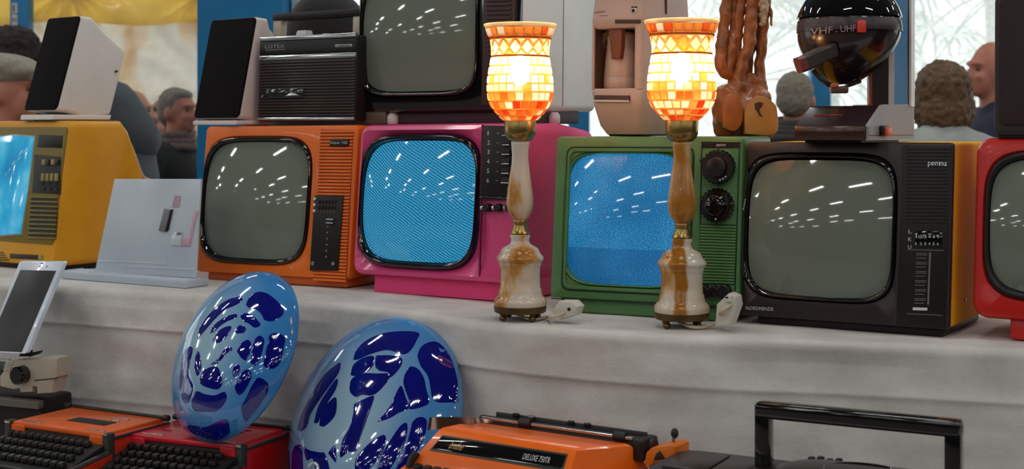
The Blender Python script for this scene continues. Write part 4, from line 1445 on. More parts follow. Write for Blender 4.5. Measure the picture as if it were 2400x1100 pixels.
# lower basin, tapering towards the foot
bm = bmesh.new()
def sect(f, z, y0=0.): return [(x, y, z) for x, y in rrect(xl + f, xr - f * .6, y0 + f, dp - f * .5, .012, 4)]
loft(bm, [sect(.024, .004), sect(.014, .022), sect(.005, .06), sect(.001, z205 - .006), sect(.004, z205)])
base = t.part('basin', bm, M_cof)
bm = bmesh.new(); loft(bm, [sect(.028, 0), sect(.024, .006)]); t.part('foot_ring', bm, M_black, base)
t.plate('label_slot', [(1393, 238), (1475, 239), (1476, 224), (1394, 223)], -.0006, .004, M_cof_dk, .0004, base)
t.plate('slot_bar', [(1393, 239), (1475, 240), (1475, 235), (1393, 234)], -.0022, .003, M_cream, .0006, base)
# rear column with the water tank, and right cheek
bm = bmesh.new(); loft(bm, [[(x, y, z) for x, y in rrect(xl + .004, xr - .001, .115, dp, .008, 4)] for z in (z205 - .002, z57 + .002)]); t.part('rear_column', bm, M_cof)
bm = bmesh.new(); box(bm, xl + .008, xr - .012, .1135, .1165, z205 + .001, z57 - .001); t.part('bay_back_shade', bm, M_cof_dk)  # dark sheet paints the bay's inner shade over the column
bm = bmesh.new(); box(bm, xl + .003, xl + .008, .003, .125, z205 - .002, z57 + .002, .0015); t.part('cheek', bm, M_cof)
bm = bmesh.new(); box(bm, xl + .0082, xl + .0092, .008, .1135, z205 + .001, z57 - .001); t.part('cheek_shade', bm, M_cof_dk)  # dark sheet puts shade on the cheek's inner face
bm = bmesh.new(); loft(bm, [[(x, y, z) for x, y in rrect(xr - .020, xr - .002, .002, .125, .007, 4)] for z in (z205 - .002, z57 + .002)]); t.part('cheek', bm, M_cof)
# brew head
bm = bmesh.new()
loft(bm, [sect(.007, z57 - .012), sect(.003, z57 - .008), sect(.0, z57 + .006), sect(.001, z57 + .012), sect(.004, z57 + .05), sect(.008, zt_ - .01), sect(.016, zt_)])
head = t.part('brew_head', bm, M_cof)
t.plate('drip_slot', [(1442, 55), (1500, 55), (1500, 46), (1442, 46)], -.0015, .004, M_cof_dk, .0008, head)
t.text('maker_lettering', 'moulinex', (1392, 32), (1418, 29), .0055, .0005, M_handle, head)
t.plate('lettering_line', [(1404, 38), (1424, 37), (1424, 35.5), (1404, 36.5)], .0006, .003, pm('mauve_ink', C(150, 110, 130), .6), 0, head)
t.disc('dial_ring', 1486, 24, .0058, -.001, .004, M_white, head, 20, .001)
t.disc('dial_dot', 1485, 25, .0036, -.0025, .002, M_black, head, 16, .0008)
t.plate('dial_mark', [(1480, 18), (1492, 18), (1492, 15.5), (1480, 15.5)], -.0006, .003, M_black, 0, head)
bm = bmesh.new(); box(bm, xr - .0045, xr + .0008, .098, .104, z57 + .02, zt_ - .012, .001); t.part('lid_seam', bm, M_cof_dk, head)
# thermos jug standing in the bay
jx, jz = t.uv(1455, 197, .055)
jz = z205
bm = bmesh.new()
hj = z57 - .016 - jz
lathe(bm, [(.034, jz), (.037, jz + .003), (.037, jz + .022), (.0358, jz + .0235), (.037, jz + .026), (.034, jz + hj * .5), (.030, jz + hj * .82), (.0315, jz + hj * .9), (.028, jz + hj * .97), (.02, jz + hj)], 36, 'z', True, (jx, .058, 0))
jug = t.part('jug', bm, M_jug, smooth=50)
hx, hz = t.uv(1413, 150, .03)
bm = bmesh.new()
tube(bm, smooth_path([(jx - .004, .04, jz + hj * .95), (jx - .020, .042, jz + hj * .96), (jx - .036, .044, jz + hj * .85), (jx - .043, .046, jz + hj * .58), (jx - .044, .048, jz + hj * .30)]), [.0085] * 25, 8, True, .9)
t.part('jug_handle', bm, M_handle, jug)
bm = bmesh.new()
pts_ = [t.uv(x, y, .02) for x, y in ((1428, 62), (1462, 62), (1461, 110), (1457, 138), (1437, 139), (1433, 100))]
prism(bm, pts_, .012, .026, .003); t.part('jug_spout_lever', bm, pm('brown_lever', C(122, 66, 36), .5), jug)

# ------------------------------------------------------------------ root-wood sculpture
M_root = pm('varnished_root_wood', C(150, 84, 40), .38, var=.45, vscale=26, bump=.5, bscale=38, coat=.15)
M_cut = pm('pale_cut_wood', C(186, 134, 74), .5, var=.2, vscale=18, bump=.15, bscale=40)
D0 = 2.87
t = Thing('root_sculpture', 'varnished wooden root sculpture with twisting stems on a log block, above the green television', 'sculpture', (at(1744, 317, D0).x, D0, gz), 0)


def L(px, py, dd=0.):
    p = at(px, py, D0 + dd)
    return (p.x - t.M.translation.x, dd, p.z - gz)


q = SC * 1.08
bs = [('s', L(1708, 268), (.034, .045, .050)), ('s', L(1706, 235), (.033, .042, .034)), ('s', L(1775, 275), (.034, .045, .044)), ('s', L(1745, 262), (.046, .05, .045)), ('s', L(1770, 232), (.034, .04, .026)), ('s', L(1730, 205), (.026, .032, .020)),
      ('c', L(1690, 308), .016, L(1800, 308), .016), ('c', L(1705, 308, .03), .02, L(1790, 308, .03), .02), ('c', L(1795, 215, -.005), .007, L(1775, 203), .011), ('c', L(1790, 198), .010, L(1760, 186), .015)]
link_b = link('log_block', blob(bs, .0045, 2, (.004, 45.)), M_root, t.o)
for pts_, lab in (([(1688, 300), (1684, 262), (1690, 232), (1707, 220), (1724, 232), (1732, 262), (1728, 292), (1712, 308)], 'a'), ([(1737, 314), (1735, 270), (1744, 244), (1772, 226), (1800, 240), (1811, 262), (1806, 314)], 'b')):
    pl = [(L(*p)[0], L(*p)[2]) for p in pts_]
    sm = smooth_path([(p[0], p[1], 0) for p in pl + [pl[0]]], 5)[:-1]
    bm = bmesh.new(); prism(bm, [(p.x, p.y) for p in sm], -.052, -.02, .003)
    o = link('cut_face', mesh_from(bm, 'cut_face'), pm('amber_cut_wood', C(176, 98, 44), .45, var=.2, vscale=22, bump=.1) if lab == 'a' else M_cut, t.o)
bm = bmesh.new(); prism(bm, [(L(*p)[0], L(*p)[2]) for p in ((1758, 244), (1768, 240), (1778, 242), (1774, 252), (1769, 258), (1772, 268), (1777, 276), (1769, 272), (1764, 262), (1759, 256))], -.0535, -.05, .0006)
link('dark_knot', mesh_from(bm, 'dark_knot'), pm('dark_knot_wood', C(70, 40, 26), .6), t.o)
stems = [[(1707, -40, 0, 13), (1703, 10, 0, 13), (1697, 60, 0, 12), (1690, 110, -.01, 12), (1688, 150, -.012, 12), (1700, 172, -.01, 13)],
         [(1722, -40, .01, 14), (1720, 20, .012, 13), (1722, 70, .008, 13), (1716, 110, -.006, 12), (1712, 150, -.008, 12), (1706, 175, -.006, 12)],
         [(1738, -40, .0, 12), (1735, 30, .0, 12), (1728, 80, 0, 11), (1726, 120, 0, 11), (1718, 160, 0, 11), (1722, 190, 0, 15)],
         [(1772, -40, -.01, 14), (1762, 20, -.01, 14), (1758, 70, -.012, 14), (1755, 110, -.012, 14), (1742, 140, -.014, 13), (1733, 175, -.012, 14), (1732, 200, -.008, 16)],
         [(1795, -40, .012, 12), (1793, 20, .01, 12), (1788, 70, .01, 10), (1784, 120, .01, 11), (1780, 160, .01, 11), (1780, 192, .006, 13), (1788, 210, 0, 12)],
         [(1780, -40, .02, 13), (1784, 20, .022, 12), (1770, 80, .02, 11), (1755, 130, .02, 10), (1750, 175, .02, 12)],
         [(1800, 0, .0, 4), (1806, 30, .0, 4), (1809, 60, -.004, 3.5)]]
for st in stems:
    sh = []
    for a, b_ in zip(st, st[1:]):
        sh.append(('c', L(a[0], a[1], a[2]), a[3] * q * 1.12, L(b_[0], b_[1], b_[2]), b_[3] * q * 1.12))
    link('twisted_stem', blob(sh, .0035, 2, (.0035, 60.)), M_root, t.o)
bl = [('c', L(1782, -20, -.012), .012, L(1790, 20, -.012), .010), ('c', L(1790, 20, -.012), .010, L(1787, 58, -.01), .006)]
link('flaked_bark', blob(bl, .003, 1, (.005, 140.)), pm('pale_flaked_bark', C(196, 168, 140), .45, var=.4, vscale=80), t.o)

# ------------------------------------------------------------------ wedge radio and round space-age set
M_wedge = pm('brown_lacquer', C(66, 36, 22), .2, var=.15, coat=.3)
M_wedge_top = pm('plum_black_top', C(40, 24, 26), .22, coat=.3)
M_silver = pm('silver_grey_side', C(150, 144, 146), .45, var=.05)
M_redb = pm('orange_red_button', C(226, 74, 44), .4)
bz = TZ + .014 + .320
t = Thing('clock_radio', 'low wedge shaped brown and silver radio with clear upright lid, on the dark brown television', 'radio', (.566, 2.5, bz), 35.5, 0)
xl, xr = t.uv(1864, 305)[0], t.uv(2034, 305)[0]
h0 = t.uv(2034, 292)[1]
dp = .225
hb = .066
bm = bmesh.new()
side = [(0, .004), (.002, h0 - .004), (.006, h0), (.062, hb - .004), (.068, hb), (dp, hb), (dp, .004)]
loft(bm, [[(x, y, z) for y, z in side] for x in (xl, xl + .002, xr - .004)])
bd = t.part('body', bm, M_wedge_top)
bm = bmesh.new(); box(bm, xl - .001, xr - .003, -.004, .004, .004, h0 - .002, .0035); fp = t.part('front_panel', bm, M_wedge)
bm = bmesh.new(); box(bm, xl + .002, xr - .006, -.0046, 0, h0 * .42, h0 * .42 + .0012); t.part('front_groove', bm, M_black, fp)
bm = bmesh.new()
sd2 = [(0.0, .006), (.001, h0 - .003), (.006, h0 + .001), (.062, hb - .002), (.069, hb + .001), (dp + .002, hb + .001), (dp + .002, .006)]
loft(bm, [[(x, y, z) for y, z in sd2] for x in (xr - .005, xr + .002)]); sdp = t.part('side_panel', bm, M_silver)
bm = bmesh.new(); box(bm, xr + .0015, xr + .0026, .004, dp - .002, .012, .0135); t.part('side_groove', bm, M_black, sdp)
bm = bmesh.new(); box(bm, xr + .001, xr + .010, .048, .082, .012, .030, .003); t.part('button_seat', bm, M_black, sdp)
bm = bmesh.new(); box(bm, xr + .001, xr + .013, .056, .084, .0115, .0275, .003); t.part('red_button', bm, M_redb, sdp)
bm = bmesh.new(); box(bm, xl + .02, xl + .075, .035, .052, .046, .0505, .001); t.part('display_window', bm, pm('dark_red_window', C(120, 34, 24), .15), bd)
bm = bmesh.new(); box(bm, xl + .01, xr - .02, .02, dp - .02, 0, .005); t.part('foot', bm, M_black)
M_clear = translucent_mat('clear_acrylic', C(225, 230, 230), .5, .05, .05, .93, (.97, .98, .98, 1))
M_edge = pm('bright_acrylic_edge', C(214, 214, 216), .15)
bm = bmesh.new(); box(bm, xl + .03, xr + .002, dp - .006, dp - .0035, hb, .34); lid = t.part('clear_lid', bm, M_clear)
bm = bmesh.new(); box(bm, xr + .0005, xr + .0045, dp - .02, dp - .002, hb, .34); t.part('lid_edge', bm, M_edge, lid)
bm = bmesh.new(); box(bm, xr - .006, xr + .0004, dp - .012, dp - .004, hb, .34); t.part('lid_channel', bm, pm('rose_brown_edge', C(126, 92, 88), .3), lid)
bm = bmesh.new(); box(bm, xl + .03, xr, dp - .03, dp - .024, hb, hb + .004); t.part('lid_rail', bm, M_edge, lid)

hd = 2.66
cxp, czp = 1990, 72
cc = at(cxp, czp, hd)
t = Thing('space_age_television', 'glossy dark round space-age television on a pole, marked VHF UHF, above the wedge radio', 'television', (cc.x, cc.y, bz + hb), 0)
ro = .094
cz = cc.z - bz - hb
M_hel = pm('dark_brown_gloss_shell', C(38, 25, 25), .2, var=.08, coat=.35)
M_vis = pm('black_visor_glass', C(8, 8, 10), .03, coat=.8)
bm = bmesh.new()
bmesh.ops.create_uvsphere(bm, u_segments=56, v_segments=36, radius=1)
for v in bm.verts:
    x, y, z = v.co
    tap = 1 if z > -.1 else 1 - .30 * ((-z - .1) / .9) ** 1.6
    v.co = Vector((x * ro * 1.02 * tap + (.012 * (-z) if z < 0 else 0) * -1, y * ro * tap, z * ro * (1.0 if z > 0 else 1.12) + cz))
hel = t.part('shell', bm, M_hel, smooth=180)
bm = bmesh.new()
rings_ = []
for k in range(13):
    th = R(2 + 62 * k / 12)
    rr = (ro + .004) * math.sin(math.pi / 2 - (math.pi / 2 - th) * 1.0)
    rings_.append([((ro + .005) * 1.02 * math.cos(R(14 + 62 * (k / 12))) * math.cos(a), (ro + .005) * math.cos(R(14 + 62 * (k / 12))) * math.sin(a), cz + (ro + .005) * math.sin(R(14 + 62 * (k / 12)))) for a in [2 * math.pi * i / 56 for i in range(56)]])
loft(bm, rings_, False, True); t.part('visor', bm, M_vis, smooth=180)


def onshell(px, py, off=.0):
    """point of the shell's band seen at a pixel"""
    x = (px - CX) / F * (hd - .08) - cc.x
    z = EZ - (py - HY) / F * (hd - .08) - bz - hb
    rz = z - cz
    rho = (ro + off) * 1.02
    yy = math.sqrt(max(1e-6, rho * rho - x * x - rz * rz))
    return Vector((x, -yy, z))


bm = bmesh.new()
prof = []
for k in range(5):
    el = R(-2 + 13 * k / 4)
    prof.append(((ro + .0028) * 1.01 * math.cos(el), cz + (ro + .0028) * math.sin(el)))
lathe(bm, prof, 72, 'z', False); t.part('tuning_band', bm, pm('grey_tuning_band', C(62, 50, 52), .25), smooth=180)
for word, x0, x1 in (('VHF', 1906, 1950), ('UHF', 1966, 2000)):
    vs, fs, _ = text_points(word)
    bm = bmesh.new()
    qv = []
    for u, v in vs:
        p = onshell(x0 + (x1 - x0) * u, 80 - (u * 2 + (x0 - 1906) * .05) - 15 * v, .0052)
        qv.append(bm.verts.new(p))
    for f in fs: bm.faces.new([qv[i] for i in f])
    t.part('band_lettering', bm, pm('rose_grey_lettering', C(158, 138, 142), .5))
for x in (1957,):
    p = onshell(x, 75, .0045)
    bm = bmesh.new(); bmesh.ops.create_icosphere(bm, subdivisions=1, radius=.0014, matrix=Matrix.Translation(p)); t.part('dot', bm, M_grey_ink)
p = onshell(2013, 64, .003)
bm = bmesh.new(); box(bm, p.x - .0075, p.x + .0075, p.y - .006, p.y + .006, p.z - .011, p.z + .011, .002); t.part('red_pointer', bm, pm('red_pointer_plastic', C(222, 64, 50), .35))
# side arm, base clip and hinge lugs
def lx(px, py, dd): p = at(px, py, hd + dd); return (p.x - cc.x, dd, p.z - bz - hb)
bm = bmesh.new(); tube(bm, [lx(1950, 118, -.075), lx(1925, 128, -.095), lx(1898, 142, -.105), lx(1884, 149, -.108)], [.013, .013, .014, .014], 8, True, 1.0); arm = t.part('side_arm', bm, pm('olive_black_arm', C(60, 52, 44), .3, coat=.3), smooth=40)
bm = bmesh.new(); tube(bm, [lx(1886, 148, -.1085), lx(1870, 154, -.111)], .0142, 8, True, 1.0); t.part('arm_tip', bm, pm('maroon_arm_tip', C(110, 44, 40), .4), arm)
bm = bmesh.new(); tube(bm, smooth_path([lx(1905, 165, -.05), lx(1930, 190, -.055), lx(1955, 202, -.05), lx(1985, 200, -.045), lx(2015, 190, -.03)]), .0045, 8); t.part('lower_rim', bm, M_hel)
bm = bmesh.new(); box(bm, *sorted((lx(1946, 0, -.05)[0], lx(1986, 0, -.05)[0])), -.062, -.04, lx(0, 219, -.05)[2], lx(0, 203, -.05)[2], .003); t.part('clip', bm, pm('brown_clip', C(104, 70, 60), .4))
bm = bmesh.new(); box(bm, *sorted((lx(1944, 0, -.05)[0], lx(1962, 0, -.05)[0])), -.066, -.05, lx(0, 206, -.05)[2], lx(0, 196, -.05)[2], .002); t.part('copper_lug', bm, pm('copper_lug', C(196, 110, 60), .35))
# pole
px0, px1 = lx(2040, 255, 0)[0], lx(2082, 255, 0)[0]
bm = bmesh.new()
loft(bm, [[(px0, -.012, 0), (px1, -.012, 0), (px1, .012, 0), (px0, .012, 0)], [(px0 + .001, -.012, .12), (px1 - .006, -.012, .12), (px1 - .006, .012, .12), (px0 + .001, .012, .12)]]); pole = t.part('pole', bm, pm('brown_black_pole', C(48, 38, 34), .3))
bm = bmesh.new(); box(bm, px1 - .003, px1 + .008, -.0135, .01, 0, .115, .001); t.part('pole_edge', bm, M_white, pole)
bm = bmesh.new(); box(bm, px0 - .004, px0 + .0005, -.0125, .01, 0, .1, .001); t.part('pole_trim', bm, pm('rust_trim', C(170, 70, 46), .4), pole)

# ------------------------------------------------------------------ dark speaker box on the red television
rzt = TZ + .035 + .308
M_bx = pm('dark_brown_box', C(46, 33, 32), .6, var=.12)
t = Thing('loudspeaker', 'tall dark brown loudspeaker box with a rounded corner, standing on the red television', 'loudspeaker', at(2330, 318, 2.42) * 1.0, 30, .02)
t.o.matrix_world = t.M = Matrix.Translation((at(2330, 318, 2.42).x, 2.42, rzt)) @ Matrix.Rotation(R(-30), 4, 'Z'); t.Mi = t.M.inverted()
ht = .247
bm = bmesh.new(); prism(bm, rrect(0, .17, .004, ht, .014, 6), 0, .15, .003); t.part('cabinet', bm, M_bx)
bm = bmesh.new(); prism(bm, rrect(.008, .162, .022, ht - .008, .010, 6), -.004, .004, .002); t.part('grille', bm, pm('plum_speaker_cloth', C(48, 34, 36), .9, bump=.3, bscale=500))
bm = bmesh.new(); box(bm, .006, .164, .005, .145, 0, .006); t.part('base', bm, M_black)

# ------------------------------------------------------------------ wedge loudspeakers at the left
M_grl = pm('black_speaker_grille', C(16, 12, 13), .85, spec=.15, bump=.25, bscale=700)
M_sp = pm('pale_grey_speaker_case', C(220, 216, 210), .5, var=.03)


def wedge_speaker(label, X, D, z0, zb, W, H, yaw, k, depth, slope, m):
    t = Thing('loudspeaker', label, 'loudspeaker', (X, D, zb), yaw, k, group='wedge loudspeakers with black grilles')
    dz = z0 - zb
    L_, R_ = -W / 2, W / 2
    bm = bmesh.new()
    tp = dz + H
    o = rrect(L_, R_, dz, tp, .010, 5)
    bm2 = bm
    loft(bm, [ring(inset(o, .002), 0), ring(o, .004), ring(rrect(L_, R_, dz - .004, tp - .002, .01, 5), .035), ring(rrect(L_ + .004, R_ - .003, dz - .006 - depth * k * .2, tp - slope * .5, .008, 5), depth * .55), ring(rrect(L_ + .012, R_ - .008, max(.001, dz - .008) - depth * k * .0, tp - slope, .008, 5), depth)])
    t.part('case', bm, m)
    bm = bmesh.new(); prism(bm, rrect(L_ + .001, R_ - .001, dz + .002, tp - .001, .010, 5), -.005, .003, .002); t.part('grille', bm, M_grl)
    return t


spk2 = wedge_speaker('small wedge loudspeaker with black grille on the orange television', -.7165, 3.40, 1.522, 1.5055, .165, .246, 38.8, .227, .09, .05, pm('rosy_white_case', C(212, 196, 192), .5, var=.04))
bm = bmesh.new(); prism(bm, rrect(-.082, .082, .002, .0125, .003), -.004, .10, .001); spk2.part('base_plate', bm, spk2.o.children[0].data.materials[0])
zy = TZ + .012 + .366
spk1 = wedge_speaker('pale grey wedge loudspeaker with black grille leaning back on the mustard yellow television', -1.218, 3.62, 1.5434, 1.520, .1375, .247, 37.2, .297, .17, .085, M_sp)
bm = bmesh.new(); prism(bm, rrect(-.072, .068, .001, .014, .003), -.006, .17, .001); spk1.part('base_plate', bm, M_sp)
bm = bmesh.new(); lathe(bm, [(.003, 0), (.0035, .004), (.002, .012)], 10, 'x', True, (.058, .155, .13)); spk1.part('rear_peg', bm, M_black)

# ------------------------------------------------------------------ transistor radio
M_rad = pm('black_radio_case', C(18, 15, 14), .42)
M_slat = pm('brown_black_slat', C(48, 37, 25), .34, var=.3, vscale=20, spec=.7)
t = Thing('transistor_radio', 'black portable transistor radio with chrome trim and a carrying handle, on the orange television', 'radio', (-.484, 3.295, 1.506), 32.8, .041)
dz = .009
L_, R_, T_ = -.1495, .1495, dz + .199
bm = bmesh.new(); prism(bm, rrect(L_, R_, dz, T_, .006), 0, .085, .002); t.part('case', bm, M_rad)
def hband(nm, y0, y1, off, m, bev=.001, x0=0, x1=0):
    a, b_ = t.uv(720, y0)[1], t.uv(720, y1)[1]
    bm = bmesh.new(); prism(bm, rrect(L_ + .001 + x0, R_ - .001 - x1, b_, a, .002), off, .003, bev)
    return t.part(nm, bm, m)
ctop = hband('chrome_top_trim', 82, 92, -.005, M_chrome, .002)
cmid = hband('chrome_middle_trim', 127, 138, -.004, M_chrome, .002)
cbot = hband('chrome_bottom_trim', 275, 282, -.004, M_chrome, .0015)
dial = hband('dial_glass', 94, 126, -.0015, pm('dull_dial_glass', C(18, 16, 16), .34, spec=.4), .0006)
t.text('dial_lettering', 'LOTEX', (623, 114), (668, 112.5), .0085, -.0024, pm('silver_ink', C(160, 160, 158), .5))
t.plate('lettering_line', [(625, 119), (669, 117), (669, 115), (625, 117)], -.0022, 0, M_grey_ink)
bd = t.plate('badge', [(787, 112), (827, 110.5), (827, 103), (787, 104.5)], -.003, 0, M_steel, .0008)
t.text('badge_lettering', 'stern', (793, 109.5), (821, 108.5), .0042, -.0034, M_black, bd)
zt0, zb0 = t.uv(720, 141)[1], t.uv(720, 273)[1]
for i in range(19):
    z = zt0 - (zt0 - zb0) * (i + .5) / 19
    bm = bmesh.new(); box(bm, L_ + .003, R_ - .003, -.004, .002, z - .0021, z + .0021, .001, 1); t.part('grille_slat', bm, M_slat)
wn = t.plate('tuning_window', [(627, 231), (714, 229), (714, 207), (628, 209)], -.006, 0, pm('smoked_window', C(44, 50, 46), .08, coat=.5), .001)
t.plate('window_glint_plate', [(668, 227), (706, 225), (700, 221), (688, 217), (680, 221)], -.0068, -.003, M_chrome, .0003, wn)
t.plate('window_mark', [(629, 219), (633, 219), (633, 210), (629, 210)], -.0068, -.003, M_grey_ink, 0, wn)
t.disc('jack', 618, 226, .0028, -.006, 0, M_chrome, n=12, bev=.0006)
# handle
M_hcream = pm('cream_handle_end', C(206, 192, 170), .4)
zh = t.uv(720, 24)[1]
for s_ in (-1, 1):
    x = s_ * (R_ - .026)
    bm = bmesh.new(); box(bm, x - .014, x + .012, .030, .052, T_ - .002, zh - .012, .003); t.part('handle_post', bm, M_hcream)
bm = bmesh.new(); box(bm, L_ + .012, R_ - .012, .026, .056, zh - .018, zh, .004); t.part('handle_grip', bm, M_black)
for px_, w0, hgt, mm in ((690, .034, .018, M_chrome), (659, .014, .005, M_chrome), (744, .016, .008, M_white)):
    x = t.uv(px_, 80)[0]
    bm = bmesh.new()
    loft(bm, [[(x - w0 / 2, .02, T_ - .001), (x + w0 / 2, .02, T_ - .001), (x + w0 / 2, .05, T_ - .001), (x - w0 / 2, .05, T_ - .001)], [(x - w0 / 2 + .005, .024, T_ + hgt), (x + w0 / 2 - .003, .024, T_ + hgt), (x + w0 / 2 - .003, .046, T_ + hgt), (x - w0 / 2 + .005, .046, T_ + hgt)]])
    t.part('control_key', bm, mm)

# ------------------------------------------------------------------ clear acrylic sheet stand by the yellow television
M_acr = translucent_mat('milky_acrylic', C(214, 226, 236), .25, .25, .08, .14, var=.05, vscale=6)
t = Thing('acrylic_stand', 'milky clear acrylic sheet stand with a ledge, between yellow and orange televisions', 'display stand', (-.856, 3.27, TZ), 30.9, .187)
q_ = [(222, 637), (457, 652), (470, 420), (268, 420)]
bm = bmesh.new(); pol = t.uvs(q_); prism(bm, pol, 0, .006, .0012); sheet_ = t.part('sheet', bm, M_acr)
t.k = 0
lz = .022
(a, za), (b_, zb_) = t.uv(171, 640), t.uv(461, 660)
bm = bmesh.new(); box(bm, a, b_, -.035, .04, .0, .018, .003); led = t.part('ledge', bm, M_acr)
bm = bmesh.new(); box(bm, a, a + .004, -.036, .03, .002, .020, .001); t.part('ledge_edge', bm, M_acr, led)
t.k = .187
M_gry = pm('grey_clip', C(112, 114, 120), .4)
t.plate('grey_clip', [(376, 541), (391, 543), (403, 492), (389, 489)], -.007, .002, M_gry, .001)
t.plate('clip_edge', [(391, 543), (395, 541), (406, 491), (403, 491)], -.006, .002, M_black, .001)
t.plate('pink_tag', [(404, 484), (420, 486), (424, 460), (411, 458)], -.002, .001, pm('dusty_pink', C(176, 142, 156), .5))
t.plate('pink_strip', [(425, 576), (446, 577), (465, 494), (457, 492), (445, 560), (427, 558)], -.003, .001, pm('pale_rose', C(200, 160, 178), .5), .0006)
t.plate('clear_bracket', [(402, 574), (425, 576), (427, 556), (428, 545), (410, 545), (404, 556)], -.004, .001, pm('clear_bracket_plastic', C(206, 216, 222), .1), .001)
t.plate('bracket_slot', [(417, 551), (427, 551), (428, 545), (418, 545)], -.005, -.002, M_gry)
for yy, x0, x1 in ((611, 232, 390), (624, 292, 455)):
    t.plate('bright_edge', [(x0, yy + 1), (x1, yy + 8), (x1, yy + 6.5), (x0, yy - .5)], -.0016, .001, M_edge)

# ------------------------------------------------------------------ smartphone leaning on the cream typewriter
t = Thing('smartphone', 'white smartphone leaning upright at the left edge, above the cream typewriter', 'phone', (-1.12, 3.05, 1.010), 33, .72, 0)
bm = bmesh.new()
pol = t.uvs([(-36, 826), (60, 830), (150, 613), (46, 612)])
c0 = [Vector((p[0], p[1], 0)) for p in pol]
rp_ = []
for i in range(4):
    p0, p1, p2 = c0[i - 1], c0[i], c0[(i + 1) % 4]
    a, b_ = p1 + (p0 - p1).normalized() * .007, p1 + (p2 - p1).normalized() * .007
    for f in (0, .25, .5, .75, 1):
        v = (1 - f) ** 2 * a + 2 * f * (1 - f) * p1 + f * f * b_
        rp_.append((v.x, v.y))
prism(bm, rp_, 0, .011, .0015)
ph = t.part('case', bm, pm('white_phone_case', C(200, 210, 222), .25, coat=.3))
t.plate('phone_screen', [(-33, 822), (51, 826), (132, 635), (48, 633)], -.0006, .003, pm('dark_phone_glass', C(18, 18, 19), .35, spec=.3), .0003)
t.plate('earpiece', [(95, 618.5), (103, 618.5), (103, 616.5), (95, 616.5)], -.0008, .002, M_grey_ink)
for px_ in (94, 110):
    t.disc('sensor', px_, 625, .0016, -.0009, .002, M_black, n=10, bev=.0003)

# ------------------------------------------------------------------ typewriters
M_key = pm('black_key', C(24, 22, 20), .35, var=.2)
M_dkbed = pm('dark_key_bed', C(16, 14, 13), .6)
M_strap = pm('grey_black_strap', C(48, 47, 44), .45)
M_roll = pm('rubber_roller', C(26, 24, 24), .55)
kb = bmesh.new()
loft(kb, [[(x, y, 0) for x, y in rrect(-.0075, .0075, -.0075, .0075, .002, 2)], [(x, y, .006) for x, y in rrect(-.0068, .0068, -.0068, .0068, .002, 2)], [(x, y, .0085) for x, y in rrect(-.0058, .0058, -.0058, .0058, .002, 2)]], False, True)
KEY_ME = mesh_from(kb, 'key'); KEY_ME.materials.append(M_key)


def keys(t, bed, x0, x1, y_back, z_back, dy, dz, rows, n):
    for r_ in range(rows):
        for i in range(n):
            o = bpy.data.objects.new('key', KEY_ME); COL.objects.link(o); o.parent = bed
            o.location = (x0 + (x1 - x0) * (i + .25 * (r_ % 4) + .2) / n, y_back - dy * r_, z_back - dz * r_)
            o.rotation_euler = (R(8), 0, 0)


